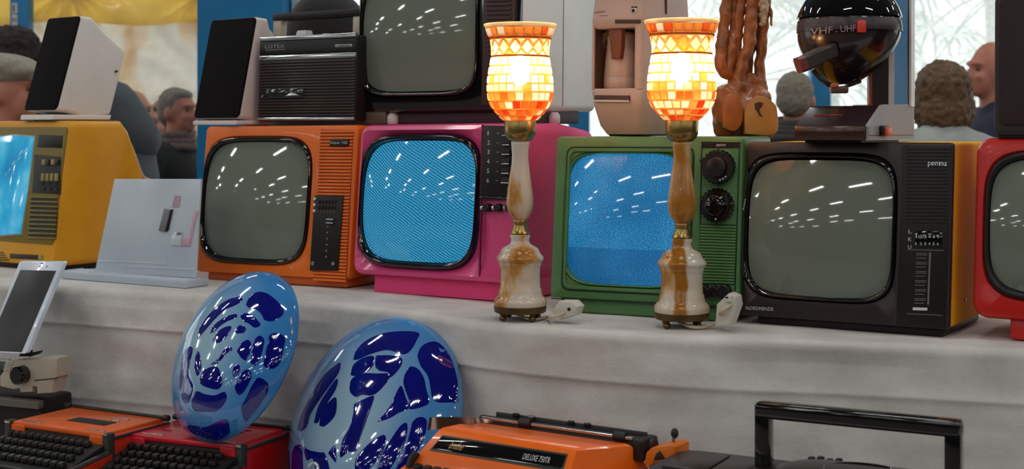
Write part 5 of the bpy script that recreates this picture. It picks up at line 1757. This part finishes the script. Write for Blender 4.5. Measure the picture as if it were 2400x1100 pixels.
def flat_typewriter(label, R_px, L_px, zt, m_top, m_side):
    """portable typewriter with a flat lid; given the front corners of the lid"""
    dR = (EZ - zt) * F / (R_px[1] - HY); dL = (EZ - zt) * F / (L_px[1] - HY)
    a, b_ = at(*L_px, dL), at(*R_px, dR)
    mid = (a + b_) / 2
    W = (b_ - a).length
    yaw = math.degrees(math.atan2(a.y - b_.y, b_.x - a.x))
    t = Thing('typewriter', label, 'typewriter', (mid.x, mid.y, LZ + .006), yaw, group='flat portable typewriters on the lower table')
    H = zt - LZ - .006
    h = W / 2
    # body under the lid
    bm = bmesh.new(); box(bm, -h - .012, h + .012, .002, .165, .012, H - .006, .004); body = t.part('body', bm, m_side)
    bm = bmesh.new(); box(bm, -h + .03, h - .03, -.003, .01, .03, H - .012, .001); t.part('dark_front_panel', bm, M_dkbed, body)  # dark panel across the body front, below the lid
    bm = bmesh.new(); box(bm, -h, h, -.004, .168, H - .012, H, .004); lid = t.part('lid', bm, m_top)
    bm = bmesh.new(); box(bm, -h - .014, h + .014, .0, .17, H - .014, H - .008, .001); t.part('lid_edge_strip', bm, M_strap, lid)
    # front apron of the lid, stepped at both ends
    for s_ in (-1, 1):
        bm = bmesh.new(); box(bm, *sorted((s_ * h, s_ * (h - .036))), -.007, .01, H - .045, H - .006, .002); t.part('lid_corner', bm, m_top, lid)
        bm = bmesh.new(); box(bm, *sorted((s_ * (h + .001), s_ * (h + .016))), -.009, .012, .03, H + .001, .003); st = t.part('corner_strap', bm, M_strap)
        bm = bmesh.new(); box(bm, *sorted((s_ * (h + .002), s_ * (h + .015))), -.0105, -.008, H - .004, H + .0015, .0006); t.part('strap_rivet', bm, M_chrome, st)
    # recess, chrome bits and carriage knob on the lid
    bm = bmesh.new(); box(bm, -.03, .075, .05, .085, H - .001, H + .0012, .0005); rc = t.part('ribbon_slot', bm, M_roll, lid)
    for x0, x1, y in ((-h + .02, -h + .075, .004), (h - .06, h - .006, .004), (.05, .075, .09), (.04, .08, .112)):
        bm = bmesh.new(); box(bm, x0, x1, y, y + .005, H - .0005, H + .0022, .001); t.part('chrome_clip', bm, M_chrome, lid)
    bm = bmesh.new(); tube(bm, [(-h + .004, .16, H + .002), (h + .012, .16, H + .002)], .004, 12); t.part('roller', bm, M_roll)
    for s_ in (-1, 1):
        bm = bmesh.new(); lathe(bm, [(.005, 0), (.0065, .003), (.0065, .014), (.005, .016)], 18, 'x', True, (s_ * (h + .012) - .008, .16, H + .002)); t.part('roller_knob', bm, M_roll)
    # keyboard apron running down towards the viewer
    side = [(.0, .012), (.0, H - .020), (-.03, H - .028), (-.125, H - .056), (-.160, H - .062), (-.175, H - .072), (-.175, .012)]
    bm = bmesh.new(); loft(bm, [[(x, y, z) for y, z in side] for x in (-h - .006, h + .006)]); bed = t.part('keyboard_bed', bm, M_dkbed)
    for s_ in (-1, 1):
        bm = bmesh.new(); sd = [(.0, .01), (.0, H - .040), (-.03, H - .044), (-.16, H - .062), (-.18, H - .074), (-.18, .01)]
        loft(bm, [[(x, y, z) for y, z in sd] for x in sorted((s_ * (h + .006), s_ * (h + .020)))]); ck = t.part('cheek', bm, m_side)
        bm = bmesh.new(); tube(bm, [(s_ * (h + .013), -.004, H - .037), (s_ * (h + .013), -.03, H - .041), (s_ * (h + .013), -.162, H - .059), (s_ * (h + .013), -.182, H - .074)], .006, 8); t.part('cheek_bead', bm, M_strap, ck)
    keys(t, bed, -h + .012, h - .012, -.020, H - .023, .0265, .0077, 4, 12)
    bm = bmesh.new(); box(bm, -h * .55, h * .5, -.139, -.124, H - .060, H - .050, .003); t.part('space_bar', bm, M_key, bed)
    bm = bmesh.new(); box(bm, -h - .006, h * .62, -.186, -.158, .012, H - .056, .006); t.part('front_lip', bm, m_top)
    for x in (-h + .02, h - .02):
        for y in (-.15, .14):
            bm = bmesh.new(); lathe(bm, [(.012, 0), (.012, .014)], 12, 'z', True, (x, y, 0)); t.part('foot', bm, M_black)
    return t


M_orl = pm('orange_lid_enamel', C(228, 98, 26), .3, coat=.25, var=.06)
M_ors = pm('orange_red_enamel', C(196, 48, 16), .35, coat=.15, var=.06)
M_rdl = pm('red_lid_enamel', C(206, 36, 50), .25, coat=.3, var=.06)
M_rds = pm('red_side_enamel', C(180, 14, 14), .35, coat=.15, var=.06)
tw_o = flat_typewriter('orange flat portable typewriter at the lower left corner', (246, 1016), (32, 986), .900, M_orl, M_ors)
tw_r = flat_typewriter('red flat portable typewriter under the upright blue glass disc', (556, 1043), (309, 1016), .889, M_rdl, M_rds)

# right-hand orange typewriter with its roller carriage
zt = .99
d0 = (EZ - zt) * F / (1027 - HY)
c0 = at(1190, 1027, d0)
CASE_H = .13
t = Thing('carrying_case', 'black carrying case on the lower table, under the large orange typewriter', 'case', (c0.x, c0.y, LZ + .006), 34)
bm = bmesh.new(); box(bm, -.16, .20, -.20, .13, 0, CASE_H - .001, .012); t.part('case_shell', bm, M_black)
bm = bmesh.new(); tube(bm, smooth_path([(-.04, -.2, .06), (-.035, -.225, .065), (.05, -.225, .065), (.055, -.2, .06)]), .007, 8); t.part('handle', bm, M_black)
tz0 = LZ + .006 + CASE_H
t = Thing('typewriter', 'large orange typewriter with roller carriage and black name strip, lower middle', 'typewriter', (c0.x, c0.y, tz0), 34)
H = zt - tz0
M_or2 = pm('bright_orange_enamel', C(240, 106, 6), .32, coat=.25, var=.05)
wl, wr = t.uv(1030, 1010)[0], t.uv(1352, 1046)[0]
bl_, br_ = wl - .012, wr + .062
bm = bmesh.new()
def hs(x0, x1, y0, y1, z): return [(x0, y0, z), (x1, y0, z), (x1, y1, z), (x0, y1, z)]
loft(bm, [hs(wl - .03, wr + .068, -.05, .125, .012), hs(wl - .03, wr + .070, -.048, .125, H - .058), hs(wl - .027, wr + .066, -.046, .123, H - .055)]); low = t.part('lower_housing', bm, M_or2)
bm = bmesh.new()
loft(bm, [hs(wl - .026, wr + .065, -.044, .122, H - .056), hs(wl - .018, wr + .012, -.036, .12, H - .034) if False else [(wl - .022, -.040, H - .046), (wr + .006, -.040, H - .046), (wr + .064, .118, H - .046), (wl - .022, .118, H - .046)],
          [(wl, -.002, H - .004), (wr, -.002, H - .004), (wr + .052, .085, H - .006), (wl + .004, .085, H - .006)],
          [(wl + .004, .004, H), (wr - .004, .004, H), (wr + .045, .080, H - .002), (wl + .010, .080, H - .002)]])
hou = t.part('upper_housing', bm, M_or2)
# name strip lying on the sloped front
n0 = Vector((0, -.002 + .040, H - .004 - (H - .046))).normalized()


def onslope(u, v, off):
    """u 0..1 along the slope's width, v 0..1 from the bottom of the slope to its top"""
    y = -.040 + .038 * v
    z = H - .046 + .042 * v
    nrm = Vector((0, -.042, .038)).normalized()
    x0 = (wl - .022) + (.022) * v; x1 = (wr + .006) - .006 * v
    return Vector((x0 + (x1 - x0) * u, y, z)) + nrm * off


def slope_plate(nm, u0, u1, v0, v1, off, m, parent=None):
    bm = bmesh.new()
    q = [(u0, v0), (u1, v0), (u1, v1), (u0, v1)]
    loft(bm, [[onslope(u, v, -.001) for u, v in q], [onslope(u, v, off * .7) for u, v in q], [onslope(u + (-.003 if u > .5 else .003), v + (-.03 if v > .5 else .03), off) for u, v in q]])
    return t.part(nm, bm, m, parent)


slope_plate('name_strip_frame', .055, .955, .30, .86, .0012, M_strap)
ns = slope_plate('name_strip', .065, .945, .36, .80, .0022, M_gloss_black)
for word, u0, u1, v0, v1, mm in (('brother', .17, .27, .44, .72, pm('gold_ink', C(190, 138, 70), .4)), ('DELUXE 750TR', .68, .86, .47, .66, M_white_ink)):
    vs, fs, _ = text_points(word)
    bm = bmesh.new(); q = [bm.verts.new(onslope(u0 + (u1 - u0) * u, v0 + (v1 - v0) * v, .0026)) for u, v in vs]
    for f in fs: bm.faces.new([q[i] for i in f])
    t.part('name_lettering', bm, mm, ns)
# keyboard
side = [(-.035, .012), (-.035, H - .060), (-.05, H - .066), (-.17, H - .098), (-.19, H - .105), (-.19, .012)]
bm = bmesh.new(); loft(bm, [[(x, y, z) for y, z in side] for x in (wl - .012, wr - .012)]); bed = t.part('keyboard_bed', bm, M_dkbed)
keys(t, bed, wl - .006, wr - .03, -.056, H - .060, .026, .0068, 4, 13)
bm = bmesh.new(); box(bm, wl + .04, wr - .07, -.176, -.16, H - .093, H - .086, .003); t.part('space_bar', bm, M_key, bed)
for x0, x1 in ((wl - .034, wl - .010), (wr - .012, wr + .02)):
    bm = bmesh.new(); sd = [(-.02, .01), (-.02, H - .052), (-.05, H - .058), (-.18, H - .088), (-.20, H - .1), (-.20, .01)]
    loft(bm, [[(x, y, z) for y, z in sd] for x in (x0, x1)]); t.part('cheek', bm, M_or2)
bm = bmesh.new(); box(bm, wl - .02, wr + .01, -.215, -.19, .01, H - .1, .005); t.part('front_lip', bm, M_or2)
bm = bmesh.new(); tube(bm, [(wl - .022, -.055, H - .06), (wl - .02, -.05, H - .045), (wl - .016, -.042, H - .036)], .007, 8); t.part('margin_lever', bm, M_black)
# carriage
yc = .115
zc = H - .001
xa, xb = t.uv(1142, 992, yc)[0], t.uv(1520, 1030, yc)[0]
bm = bmesh.new(); tube(bm, [(xa - .012, yc, zc - .008), (xb + .012, yc, zc - .008)], .0125, 18); ro_ = t.part('roller', bm, M_roll)
bm = bmesh.new(); box(bm, xa, xb - .02, yc - .018, yc - .013, zc + .001, zc + .006, .001); t.part('paper_bail', bm, M_chrome)
for f in (.28, .86):
    x = xa + (xb - xa) * f
    bm = bmesh.new(); tube(bm, [(x - .011, yc - .014, zc + .004), (x + .011, yc - .014, zc + .004)], .008, 12); t.part('bail_roller', bm, M_roll)
bm = bmesh.new(); box(bm, xa + .01, xb - .01, yc + .012, yc + .016, zc - .004, zc + .010, .001); t.part('paper_rest', bm, M_strap)
for f in (.15, .25, .5, .6):
    x = xa + (xb - xa) * f
    bm = bmesh.new(); box(bm, x, x + .012, yc + .006, yc + .014, zc + .006, zc + .013, .002); t.part('carriage_tab', bm, M_steel if f == .25 else M_black)
bm = bmesh.new(); box(bm, xb - .016, xb + .006, yc - .028, yc + .024, zc - .03, zc + .006, .005); t.part('carriage_end', bm, M_black)
xe = t.uv(1588, 1035, yc - .02)[0]
bm = bmesh.new()
arm_ = [(xb + .008, zc - .030), (xb + .012, zc - .012), (xb + .022, zc - .003), (xe - .006, zc + .006), (xe, zc + .003), (xe, zc - .018), (xe - .004, zc - .020), (xb + .026, zc - .026), (xb + .016, zc - .036)]
prism(bm, arm_, yc - .03, yc + .02, .002); ae = t.part('carriage_lever', bm, pm('amber_orange_lever', C(216, 110, 16), .35))
bm = bmesh.new(); prism(bm, [(xb + .026, zc - .023), (xb + .03, zc - .012), (xe - .026, zc - .006), (xe - .016, zc - .018)], yc - .0315, yc - .02, .0006); t.part('lever_recess', bm, M_dkbed, ae)
bm = bmesh.new(); tube(bm, [(xe - .018, yc, zc + .004), (xe - .016, yc, zc + .014)], .0028, 8); kn = t.part('knob_stem', bm, M_steel)
bm = bmesh.new(); bmesh.ops.create_icosphere(bm, subdivisions=2, radius=.0068, matrix=Matrix.Translation((xe - .0155, yc, zc + .018)) @ Matrix.Diagonal((.95, .95, 1.3, 1))); t.part('lever_knob', bm, M_roll, kn, smooth=180)
# broad return lever curving out to the left
bm = bmesh.new()
p_ = [(1003, 1008, 979), (1020, 1006, 977.5), (1060, 1001, 975.5), (1100, 996, 976.5), (1130, 990, 980), (1152, 991, 985)]
rings_ = []
for i, (px_, yb, yt) in enumerate(p_):
    b0, b1 = t.uv(px_, yb, yc - .05), t.uv(px_ + 3, yt, yc - .05)
    bow = .014 * math.sin(math.pi * i / 5)
    rings_.append([(b0[0], yc - .052 - bow, b0[1]), (b0[0], yc - .0495 - bow, b0[1]), (b1[0], yc - .0465 - bow, b1[1]), (b1[0], yc - .049 - bow, b1[1])])
loft(bm, rings_); t.part('return_lever', bm, pm('bronze_lever', C(134, 96, 82), .12, metal=.85, var=.1), smooth=60)
for x in (wl, wr + .04):
    for y in (-.17, .1):
        bm = bmesh.new(); lathe(bm, [(.012, 0), (.012, .014)], 12, 'z', True, (x, y, 0)); t.part('foot', bm, M_black)

# cream typewriter at the left edge
M_crm = pm('cream_grey_enamel', C(172, 164, 146), .45, var=.05)
dcr = 3.05
c1 = at(60, 925, dcr)
t = Thing('typewriter', 'cream typewriter with a black body, cut off at the left edge', 'typewriter', (c1.x, c1.y, LZ + .006), 22)
zof = lambda py: EZ - (py - HY) / F * dcr - LZ - .006
bm = bmesh.new(); box(bm, -.30, .045, -.0, .10, .02, zof(932), .008); bodyc = t.part('body', bm, M_black)
bm = bmesh.new(); box(bm, -.29, .10, .01, .095, .018, zof(968), .008); t.part('lower_body', bm, M_dkbed)
bm = bmesh.new(); box(bm, -.30, .045, -.012, .006, zof(955), zof(936), .003); t.part('front_bar', bm, pm('grey_bar', C(96, 94, 84), .4), bodyc)
endp = [(6, 905), (5, 880), (16, 866), (22, 847), (40, 844), (100, 842), (104, 837), (122, 838), (139, 840), (138, 883), (131, 888), (128, 920), (92, 922), (91, 906), (81, 905), (80, 918), (53, 919), (50, 909), (36, 912), (14, 907)]
bm = bmesh.new(); prism(bm, t.uvs(endp, -.005), -.012, .03, .002); ce = t.part('carriage_end', bm, M_crm)
t.plate('end_step', [(86, 890), (138, 885), (138, 887), (86, 892)], -.0135, -.01, M_dkbed, 0, ce, off=-.005)
for i in range(6):
    t.plate('ratchet_tooth', [(15 + i * 1.0, 867 - i * 3.6), (31 + i * 1.4, 866 - i * 3.6), (31 + i * 1.4, 864.5 - i * 3.6), (15 + i, 865 - i * 3.6)], -.0145, -.01, M_cream, 0, ce, off=-.005)
x, z = t.uv(59, 877, -.005)
bm = bmesh.new(); lathe(bm, [(.016, -.034), (.0195, -.031), (.0205, -.014), (.0205, -.01)], 32, 'y', True, (x, 0, z)); t.part('roller_knob', bm, M_gloss_black, ce)
x2, z2 = t.uv(0, 868, .03)
bm = bmesh.new(); tube(bm, [(x2 - .22, .035, z2), (x + .01, .035, z2)], .018, 18); t.part('roller', bm, M_roll)
t.plate('release_lever', [(66, 838), (90, 830), (96, 822), (78, 826), (69, 829)], .0, .008, M_black, .001)
t.plate('paper_guide', [(-30, 842), (22, 846), (22, 843), (-30, 839)], .0, .006, M_chrome, .0008)
t.plate('phone_rest', [(46, 836), (62, 836), (62, 824), (48, 824)], -.002, .02, M_black, .001)
for x in (-.25, .08):
    for y in (.02, .085):
        bm = bmesh.new(); lathe(bm, [(.014, 0), (.014, .022)], 12, 'z', True, (x, y, 0)); t.part('foot', bm, M_black)

# ------------------------------------------------------------------ blue glass discs
def disc_mat(name, c_mid, c_rim, rad):
    m, nt, b, out = new_mat(name)
    N, Lk = nt.nodes, nt.links
    tc = N.new('ShaderNodeTexCoord'); sp = N.new('ShaderNodeSeparateXYZ'); cb = N.new('ShaderNodeCombineXYZ')
    Lk.new(tc.outputs['Object'], sp.inputs[0]); Lk.new(sp.outputs['X'], cb.inputs['X']); Lk.new(sp.outputs['Z'], cb.inputs['Z'])
    ln = N.new('ShaderNodeVectorMath'); ln.operation = 'LENGTH'; Lk.new(cb.outputs[0], ln.inputs[0])
    nz = N.new('ShaderNodeTexNoise'); nz.inputs['Scale'].default_value = 9; Lk.new(tc.outputs['Object'], nz.inputs['Vector'])
    ma = N.new('ShaderNodeMath'); ma.operation = 'MULTIPLY_ADD'; ma.inputs[1].default_value = .05
    Lk.new(nz.outputs['Fac'], ma.inputs[0]); Lk.new(ln.outputs['Value'], ma.inputs[2])
    rp = N.new('ShaderNodeValToRGB'); e = rp.color_ramp.elements
    mr = N.new('ShaderNodeMapRange'); mr.inputs['From Max'].default_value = rad + .02; Lk.new(ma.outputs[0], mr.inputs['Value'])
    e[0].position, e[0].color = .35, c_mid
    e[1].position, e[1].color = .9, c_rim
    Lk.new(mr.outputs[0], rp.inputs['Fac']); Lk.new(rp.outputs[0], b.inputs['Base Color'])
    b.inputs['Roughness'].default_value = .07
    b.inputs['Coat Weight'].default_value = .6; b.inputs['Coat Roughness'].default_value = .02
    return m


M_cobalt = pm('cobalt_glass', C(4, 10, 118), .05, spec=.6, coat=.6, var=.12)


def glass_disc(label, cpx, d, n, a, bth, patches, zoom, org, m, zbase):
    c = at(*cpx, d)
    n = Vector(n).normalized()
    yv = -n
    xv = Vector((0, 0, 1)).cross(n); xv.normalize(); xv = -xv if xv.x < 0 else xv
    zv = xv.cross(yv).normalized()
    M = Matrix(((xv.x, yv.x, zv.x, c.x), (xv.y, yv.y, zv.y, c.y), (xv.z, yv.z, zv.z, c.z), (0, 0, 0, 1)))
    t = Thing('glass_disc', label, 'glass disc', (0, 0, 0), group='blue and white glass discs')
    t.M = M; t.Mi = M.inverted(); t.o.matrix_world = M
    bm = bmesh.new()
    prof = []
    for k in range(33):
        th = -math.pi / 2 + math.pi * k / 32
        r = a * (max(0, math.cos(th)) ** .85)
        prof.append((max(r, .0005), bth * math.sin(th) * (1 if th <= 0 else .4)))
    # rows run from the front pole to the back pole
    lathe(bm, [(r, h) for r, h in prof], 72, 'y', True)
    body = t.part('disc_body', bm, m, smooth=180)

    def front_y(r):
        q = min(1, r / a)
        cth = q ** (1 / .85)
        return -bth * math.sqrt(max(0, 1 - cth * cth))

    def hit(px, py):
        o = t.Mi @ Vector((0, 0, EZ)); dd = t.Mi.to_3x3() @ Vector(((px - CX) / F, 1, -(py - HY) / F))
        s = (-bth * 1.4 - o.y) / dd.y
        for _ in range(400):
            p = o + dd * s
            r = math.hypot(p.x, p.z)
            if r < a and p.y >= front_y(r): return (p.x, p.z)
            s += .0012
            if p.y > 0: break
        p = o + dd * (-o.y / dd.y)
        r = math.hypot(p.x, p.z); f = min(1, a * .985 / r)
        return (p.x * f, p.z * f)

    for pts in patches:
        uv = [hit(org[0] + x / zoom, org[1] + y / zoom) for x, y in pts]
        uv = inset(uv, -.0024)
        sm = smooth_path([(u, v, 0) for u, v in uv + [uv[0]]], 5)[:-1]
        bm = bmesh.new()
        vs = [bm.verts.new((p.x, 0, p.y)) for p in sm]
        try:
            bm.faces.new(vs)
        except ValueError:
            continue
        bmesh.ops.triangulate(bm, faces=bm.faces[:], quad_method='BEAUTY', ngon_method='BEAUTY')
        for _ in range(2):
            es = [e for e in bm.edges if e.calc_length() > .008]
            if es: bmesh.ops.subdivide_edges(bm, edges=es, cuts=1)
            bmesh.ops.triangulate(bm, faces=[f for f in bm.faces if len(f.verts) > 3])
        for v in bm.verts:
            r = min(a * .99, math.hypot(v.co.x, v.co.z))
            y = front_y(r); e = .0015
            sl = (front_y(min(a * .995, r + e)) - front_y(max(0, r - e))) / (2 * e)
            nr = Vector((sl * v.co.x / max(r, 1e-5), -1, sl * v.co.z / max(r, 1e-5))).normalized()
            edge_ = v.is_boundary
            v.co = Vector((v.co.x, y, v.co.z)) + nr * (.0004 if edge_ else .0009)
        t.part('blue_patch', bm, M_cobalt, body, smooth=180)
    return t


P1 = [[(505, 215), (520, 180), (555, 155), (600, 160), (650, 195), (685, 240), (680, 275), (640, 300), (605, 295), (590, 270), (560, 240), (520, 230)],
      [(240, 385), (250, 345), (290, 285), (340, 235), (400, 195), (440, 185), (465, 180), (470, 195), (440, 215), (385, 240), (330, 290), (290, 335), (265, 365), (250, 380)],
      [(310, 365), (320, 340), (360, 305), (400, 282), (440, 275), (440, 285), (400, 300), (355, 330), (325, 360)],
      [(325, 405), (345, 370), (380, 345), (412, 342), (400, 370), (375, 400), (345, 418)],
      [(445, 350), (465, 335), (488, 345), (485, 360), (460, 366), (445, 362)],
      [(475, 280), (495, 268), (525, 280), (550, 300), (565, 325), (545, 333), (520, 315), (490, 300)],
      [(600, 540), (610, 480), (625, 420), (635, 385), (665, 378), (692, 395), (690, 440), (670, 510), (645, 550), (615, 552)],
      [(530, 525), (535, 470), (550, 410), (570, 393), (588, 410), (580, 460), (565, 510), (545, 535)],
      [(455, 465), (475, 430), (505, 415), (518, 430), (510, 480), (495, 507), (475, 495)],
      [(320, 533), (350, 510), (380, 468), (410, 452), (415, 460), (390, 475), (365, 505), (340, 530)],
      [(430, 580), (440, 550), (455, 548), (460, 565), (445, 592), (432, 595)],
      [(445, 670), (455, 630), (480, 590), (505, 575), (520, 590), (510, 630), (480, 680), (460, 693)],
      [(480, 770), (510, 720), (545, 650), (570, 620), (600, 640), (595, 690), (560, 760), (535, 815), (510, 835), (490, 810)],
      [(252, 625), (265, 585), (300, 562), (340, 560), (360, 600), (368, 635), (345, 665), (290, 655), (260, 640)],
      [(220, 560), (225, 510), (237, 478), (248, 500), (252, 560), (235, 590)],
      [(142, 640), (150, 560), (165, 480), (190, 450), (207, 460), (195, 520), (185, 600), (210, 660), (190, 730), (165, 735), (150, 690)],
      [(210, 760), (215, 710), (235, 690), (275, 705), (330, 712), (380, 695), (385, 730), (340, 780), (280, 785), (225, 780)],
      [(175, 930), (175, 880), (210, 870), (270, 885), (320, 870), (370, 845), (395, 850), (400, 900), (395, 932), (300, 934)]]
P2 = [[(585, 310), (600, 260), (650, 200), (740, 150), (850, 125), (1025, 128), (1020, 180), (985, 240), (950, 268), (900, 262), (820, 240), (700, 270), (620, 305)],
      [(565, 420), (580, 360), (640, 315), (710, 300), (715, 345), (680, 390), (600, 425)],
      [(745, 295), (850, 295), (915, 315), (905, 370), (850, 430), (830, 400), (760, 385), (740, 350)],
      [(555, 520), (570, 460), (640, 425), (740, 425), (830, 430), (790, 500), (720, 560), (640, 560), (600, 575), (565, 550)],
      [(590, 640), (640, 615), (715, 590), (690, 680), (650, 790), (610, 900), (590, 965), (540, 970), (490, 1000), (505, 900), (560, 800), (580, 720)],
      [(950, 430), (985, 378), (1030, 390), (1070, 450), (1090, 530), (1105, 620), (1040, 655), (985, 660), (985, 610), (960, 540), (945, 480)],
      [(770, 750), (850, 650), (885, 570), (915, 522), (940, 580), (960, 660), (900, 690), (830, 730)],
      [(1045, 290), (1070, 230), (1120, 200), (1170, 200), (1240, 270), (1290, 370), (1340, 500), (1365, 580), (1330, 615), (1200, 615), (1155, 590), (1140, 520), (1120, 430), (1070, 360)],
      [(180, 810), (200, 730), (240, 640), (300, 530), (370, 430), (440, 370), (475, 350), (470, 400), (420, 480), (340, 590), (270, 700), (240, 790), (200, 818)],
      [(300, 760), (330, 650), (390, 550), (450, 470), (460, 480), (440, 540), (390, 620), (340, 710), (320, 760)],
      [(340, 780), (350, 700), (400, 630), (445, 600), (450, 680), (430, 730), (370, 785)],
      [(600, 1160), (600, 1040), (660, 960), (740, 890), (795, 870), (800, 920), (760, 1010), (680, 1100), (640, 1160)],
      [(750, 1130), (790, 1000), (850, 900), (920, 800), (950, 785), (955, 830), (930, 930), (880, 1020), (810, 1120)],
      [(880, 1110), (950, 980), (985, 880), (1000, 790), (1040, 742), (1085, 750), (1085, 830), (1050, 930), (980, 1040), (920, 1110)],
      [(140, 1160), (140, 1000), (155, 950), (185, 935), (205, 960), (208, 1160)],
      [(225, 950), (260, 975), (330, 990), (370, 1000), (400, 1100), (410, 1160), (330, 1150), (290, 1020), (250, 1030), (235, 1000)],
      [(405, 985), (440, 950), (445, 1030), (420, 1005)],
      [(88, 1000), (112, 985), (118, 1120), (92, 1120)]]
dsc1 = glass_disc('blue and white glass disc with rings of small dark patches, standing on the red typewriter', (557, 835), 2.80, (-.664, -.6, .446), .178, .082, P1, 2.2925, (360, 620), disc_mat('pale_blue_glass_ringed', C(152, 188, 208), C(56, 128, 192), .181), 0)
dsc2 = glass_disc('larger blue and white glass disc with long dark leaf patches, leaning low in the middle', (879, 1000), 2.72, (-.615, -.676, .405), .2185, .086, P2, 3.056, (640, 740), disc_mat('pale_blue_glass_leafy', C(158, 190, 210), C(70, 134, 194), .2185), 0)
bm = bmesh.new()
pr = at(732, 1104, 2.57)
o_ = dsc2.Mi @ pr
tube(bm, [(o_.x + .014 * math.cos(2 * math.pi * k / 24), o_.y, o_.z + .014 * math.sin(2 * math.pi * k / 24)) for k in range(25)], .003, 8)
dsc2.part('neck_ring', bm, pm('silvery_ring', C(180, 186, 190), .2, metal=.6), smooth=180)

# ------------------------------------------------------------------ black cassette player standing on the lower table
M_bb = pm('black_player_case', C(24, 20, 19), .35, var=.15)
M_bb_top = pm('dark_brown_lid', C(40, 31, 29), .3, var=.15)
ztp = .985
H = ztp - LZ - .006
t = Thing('cassette_player', 'black portable cassette player with a square carrying handle, bottom right', 'cassette player', (.51, 2.05, LZ + .006), 28)
bm = bmesh.new()
loft(bm, [[(x, y, z) for x, y in rrect(-.315 + e, .33 - e, -.085 + e, .085 - e, .03, 5)] for e, z in ((.006, 0), (0, .008), (0, H - .012), (.004, H - .003), (.012, H))])
cs_ = t.part('case', bm, M_bb)
bm = bmesh.new(); loft(bm, [[(x, y, z) for x, y in rrect(-.13 + e, .13 - e, -.075 + e, .066 - e, .06, 8)] for e, z in ((0, H - .002), (.002, H + .008), (.02, H + .015), (.05, H + .018))]); ld = t.part('disc_lid', bm, M_bb_top)
bm = bmesh.new(); tube(bm, [(.055 * math.cos(2 * math.pi * k / 40), -.005 + .045 * math.sin(2 * math.pi * k / 40), H + .0165) for k in range(41)], .002, 6); t.part('lid_ring', bm, M_gloss_black, ld)
for x0, x1 in ((-.29, -.22), (-.215, -.15), (.15, .3)):
    bm = bmesh.new(); box(bm, x0, x1, -.06, .055, H - .002, H + .004, .002); t.part('top_panel', bm, M_bb_top)
for i in range(4):
    bm = bmesh.new(); box(bm, -.10 + i * .014, -.09 + i * .014, .064, .076, H - .002, H + .011 + .002 * (i % 2), .002); t.part('key_button', bm, M_black)
hz = [at(1789, 1060, 2.117), at(2234, 1110, 1.985)]
xs_ = [(t.Mi @ p).x for p in hz]
y0 = (t.Mi @ hz[0]).y
hh = H + .103
for x in xs_:
    bm = bmesh.new(); box(bm, x - .0115, x + .0115, -.012, .014, H - .004, hh - .004, .003); t.part('handle_post', bm, M_gloss_black)
    bm = bmesh.new(); box(bm, x - .02, x + .028, -.02, .022, H - .003, H + .006, .003); t.part('handle_hinge', bm, M_black)
bm = bmesh.new(); box(bm, xs_[0] - .0115, xs_[1] + .0115, -.015, .017, hh - .024, hh, .006, 3); t.part('handle_grip', bm, M_gloss_black)
for s_ in (-1, 1):
    bm = bmesh.new(); lathe(bm, [(.082, -.091), (.086, -.088), (.086, -.08)], 36, 'y', True, (s_ * .22 - .015, 0, H * .45)); t.part('speaker_grille', bm, M_grl)
bm = bmesh.new(); box(bm, -.09, .06, -.09, -.08, .05, .16, .003); t.part('cassette_door', bm, M_gloss_black)
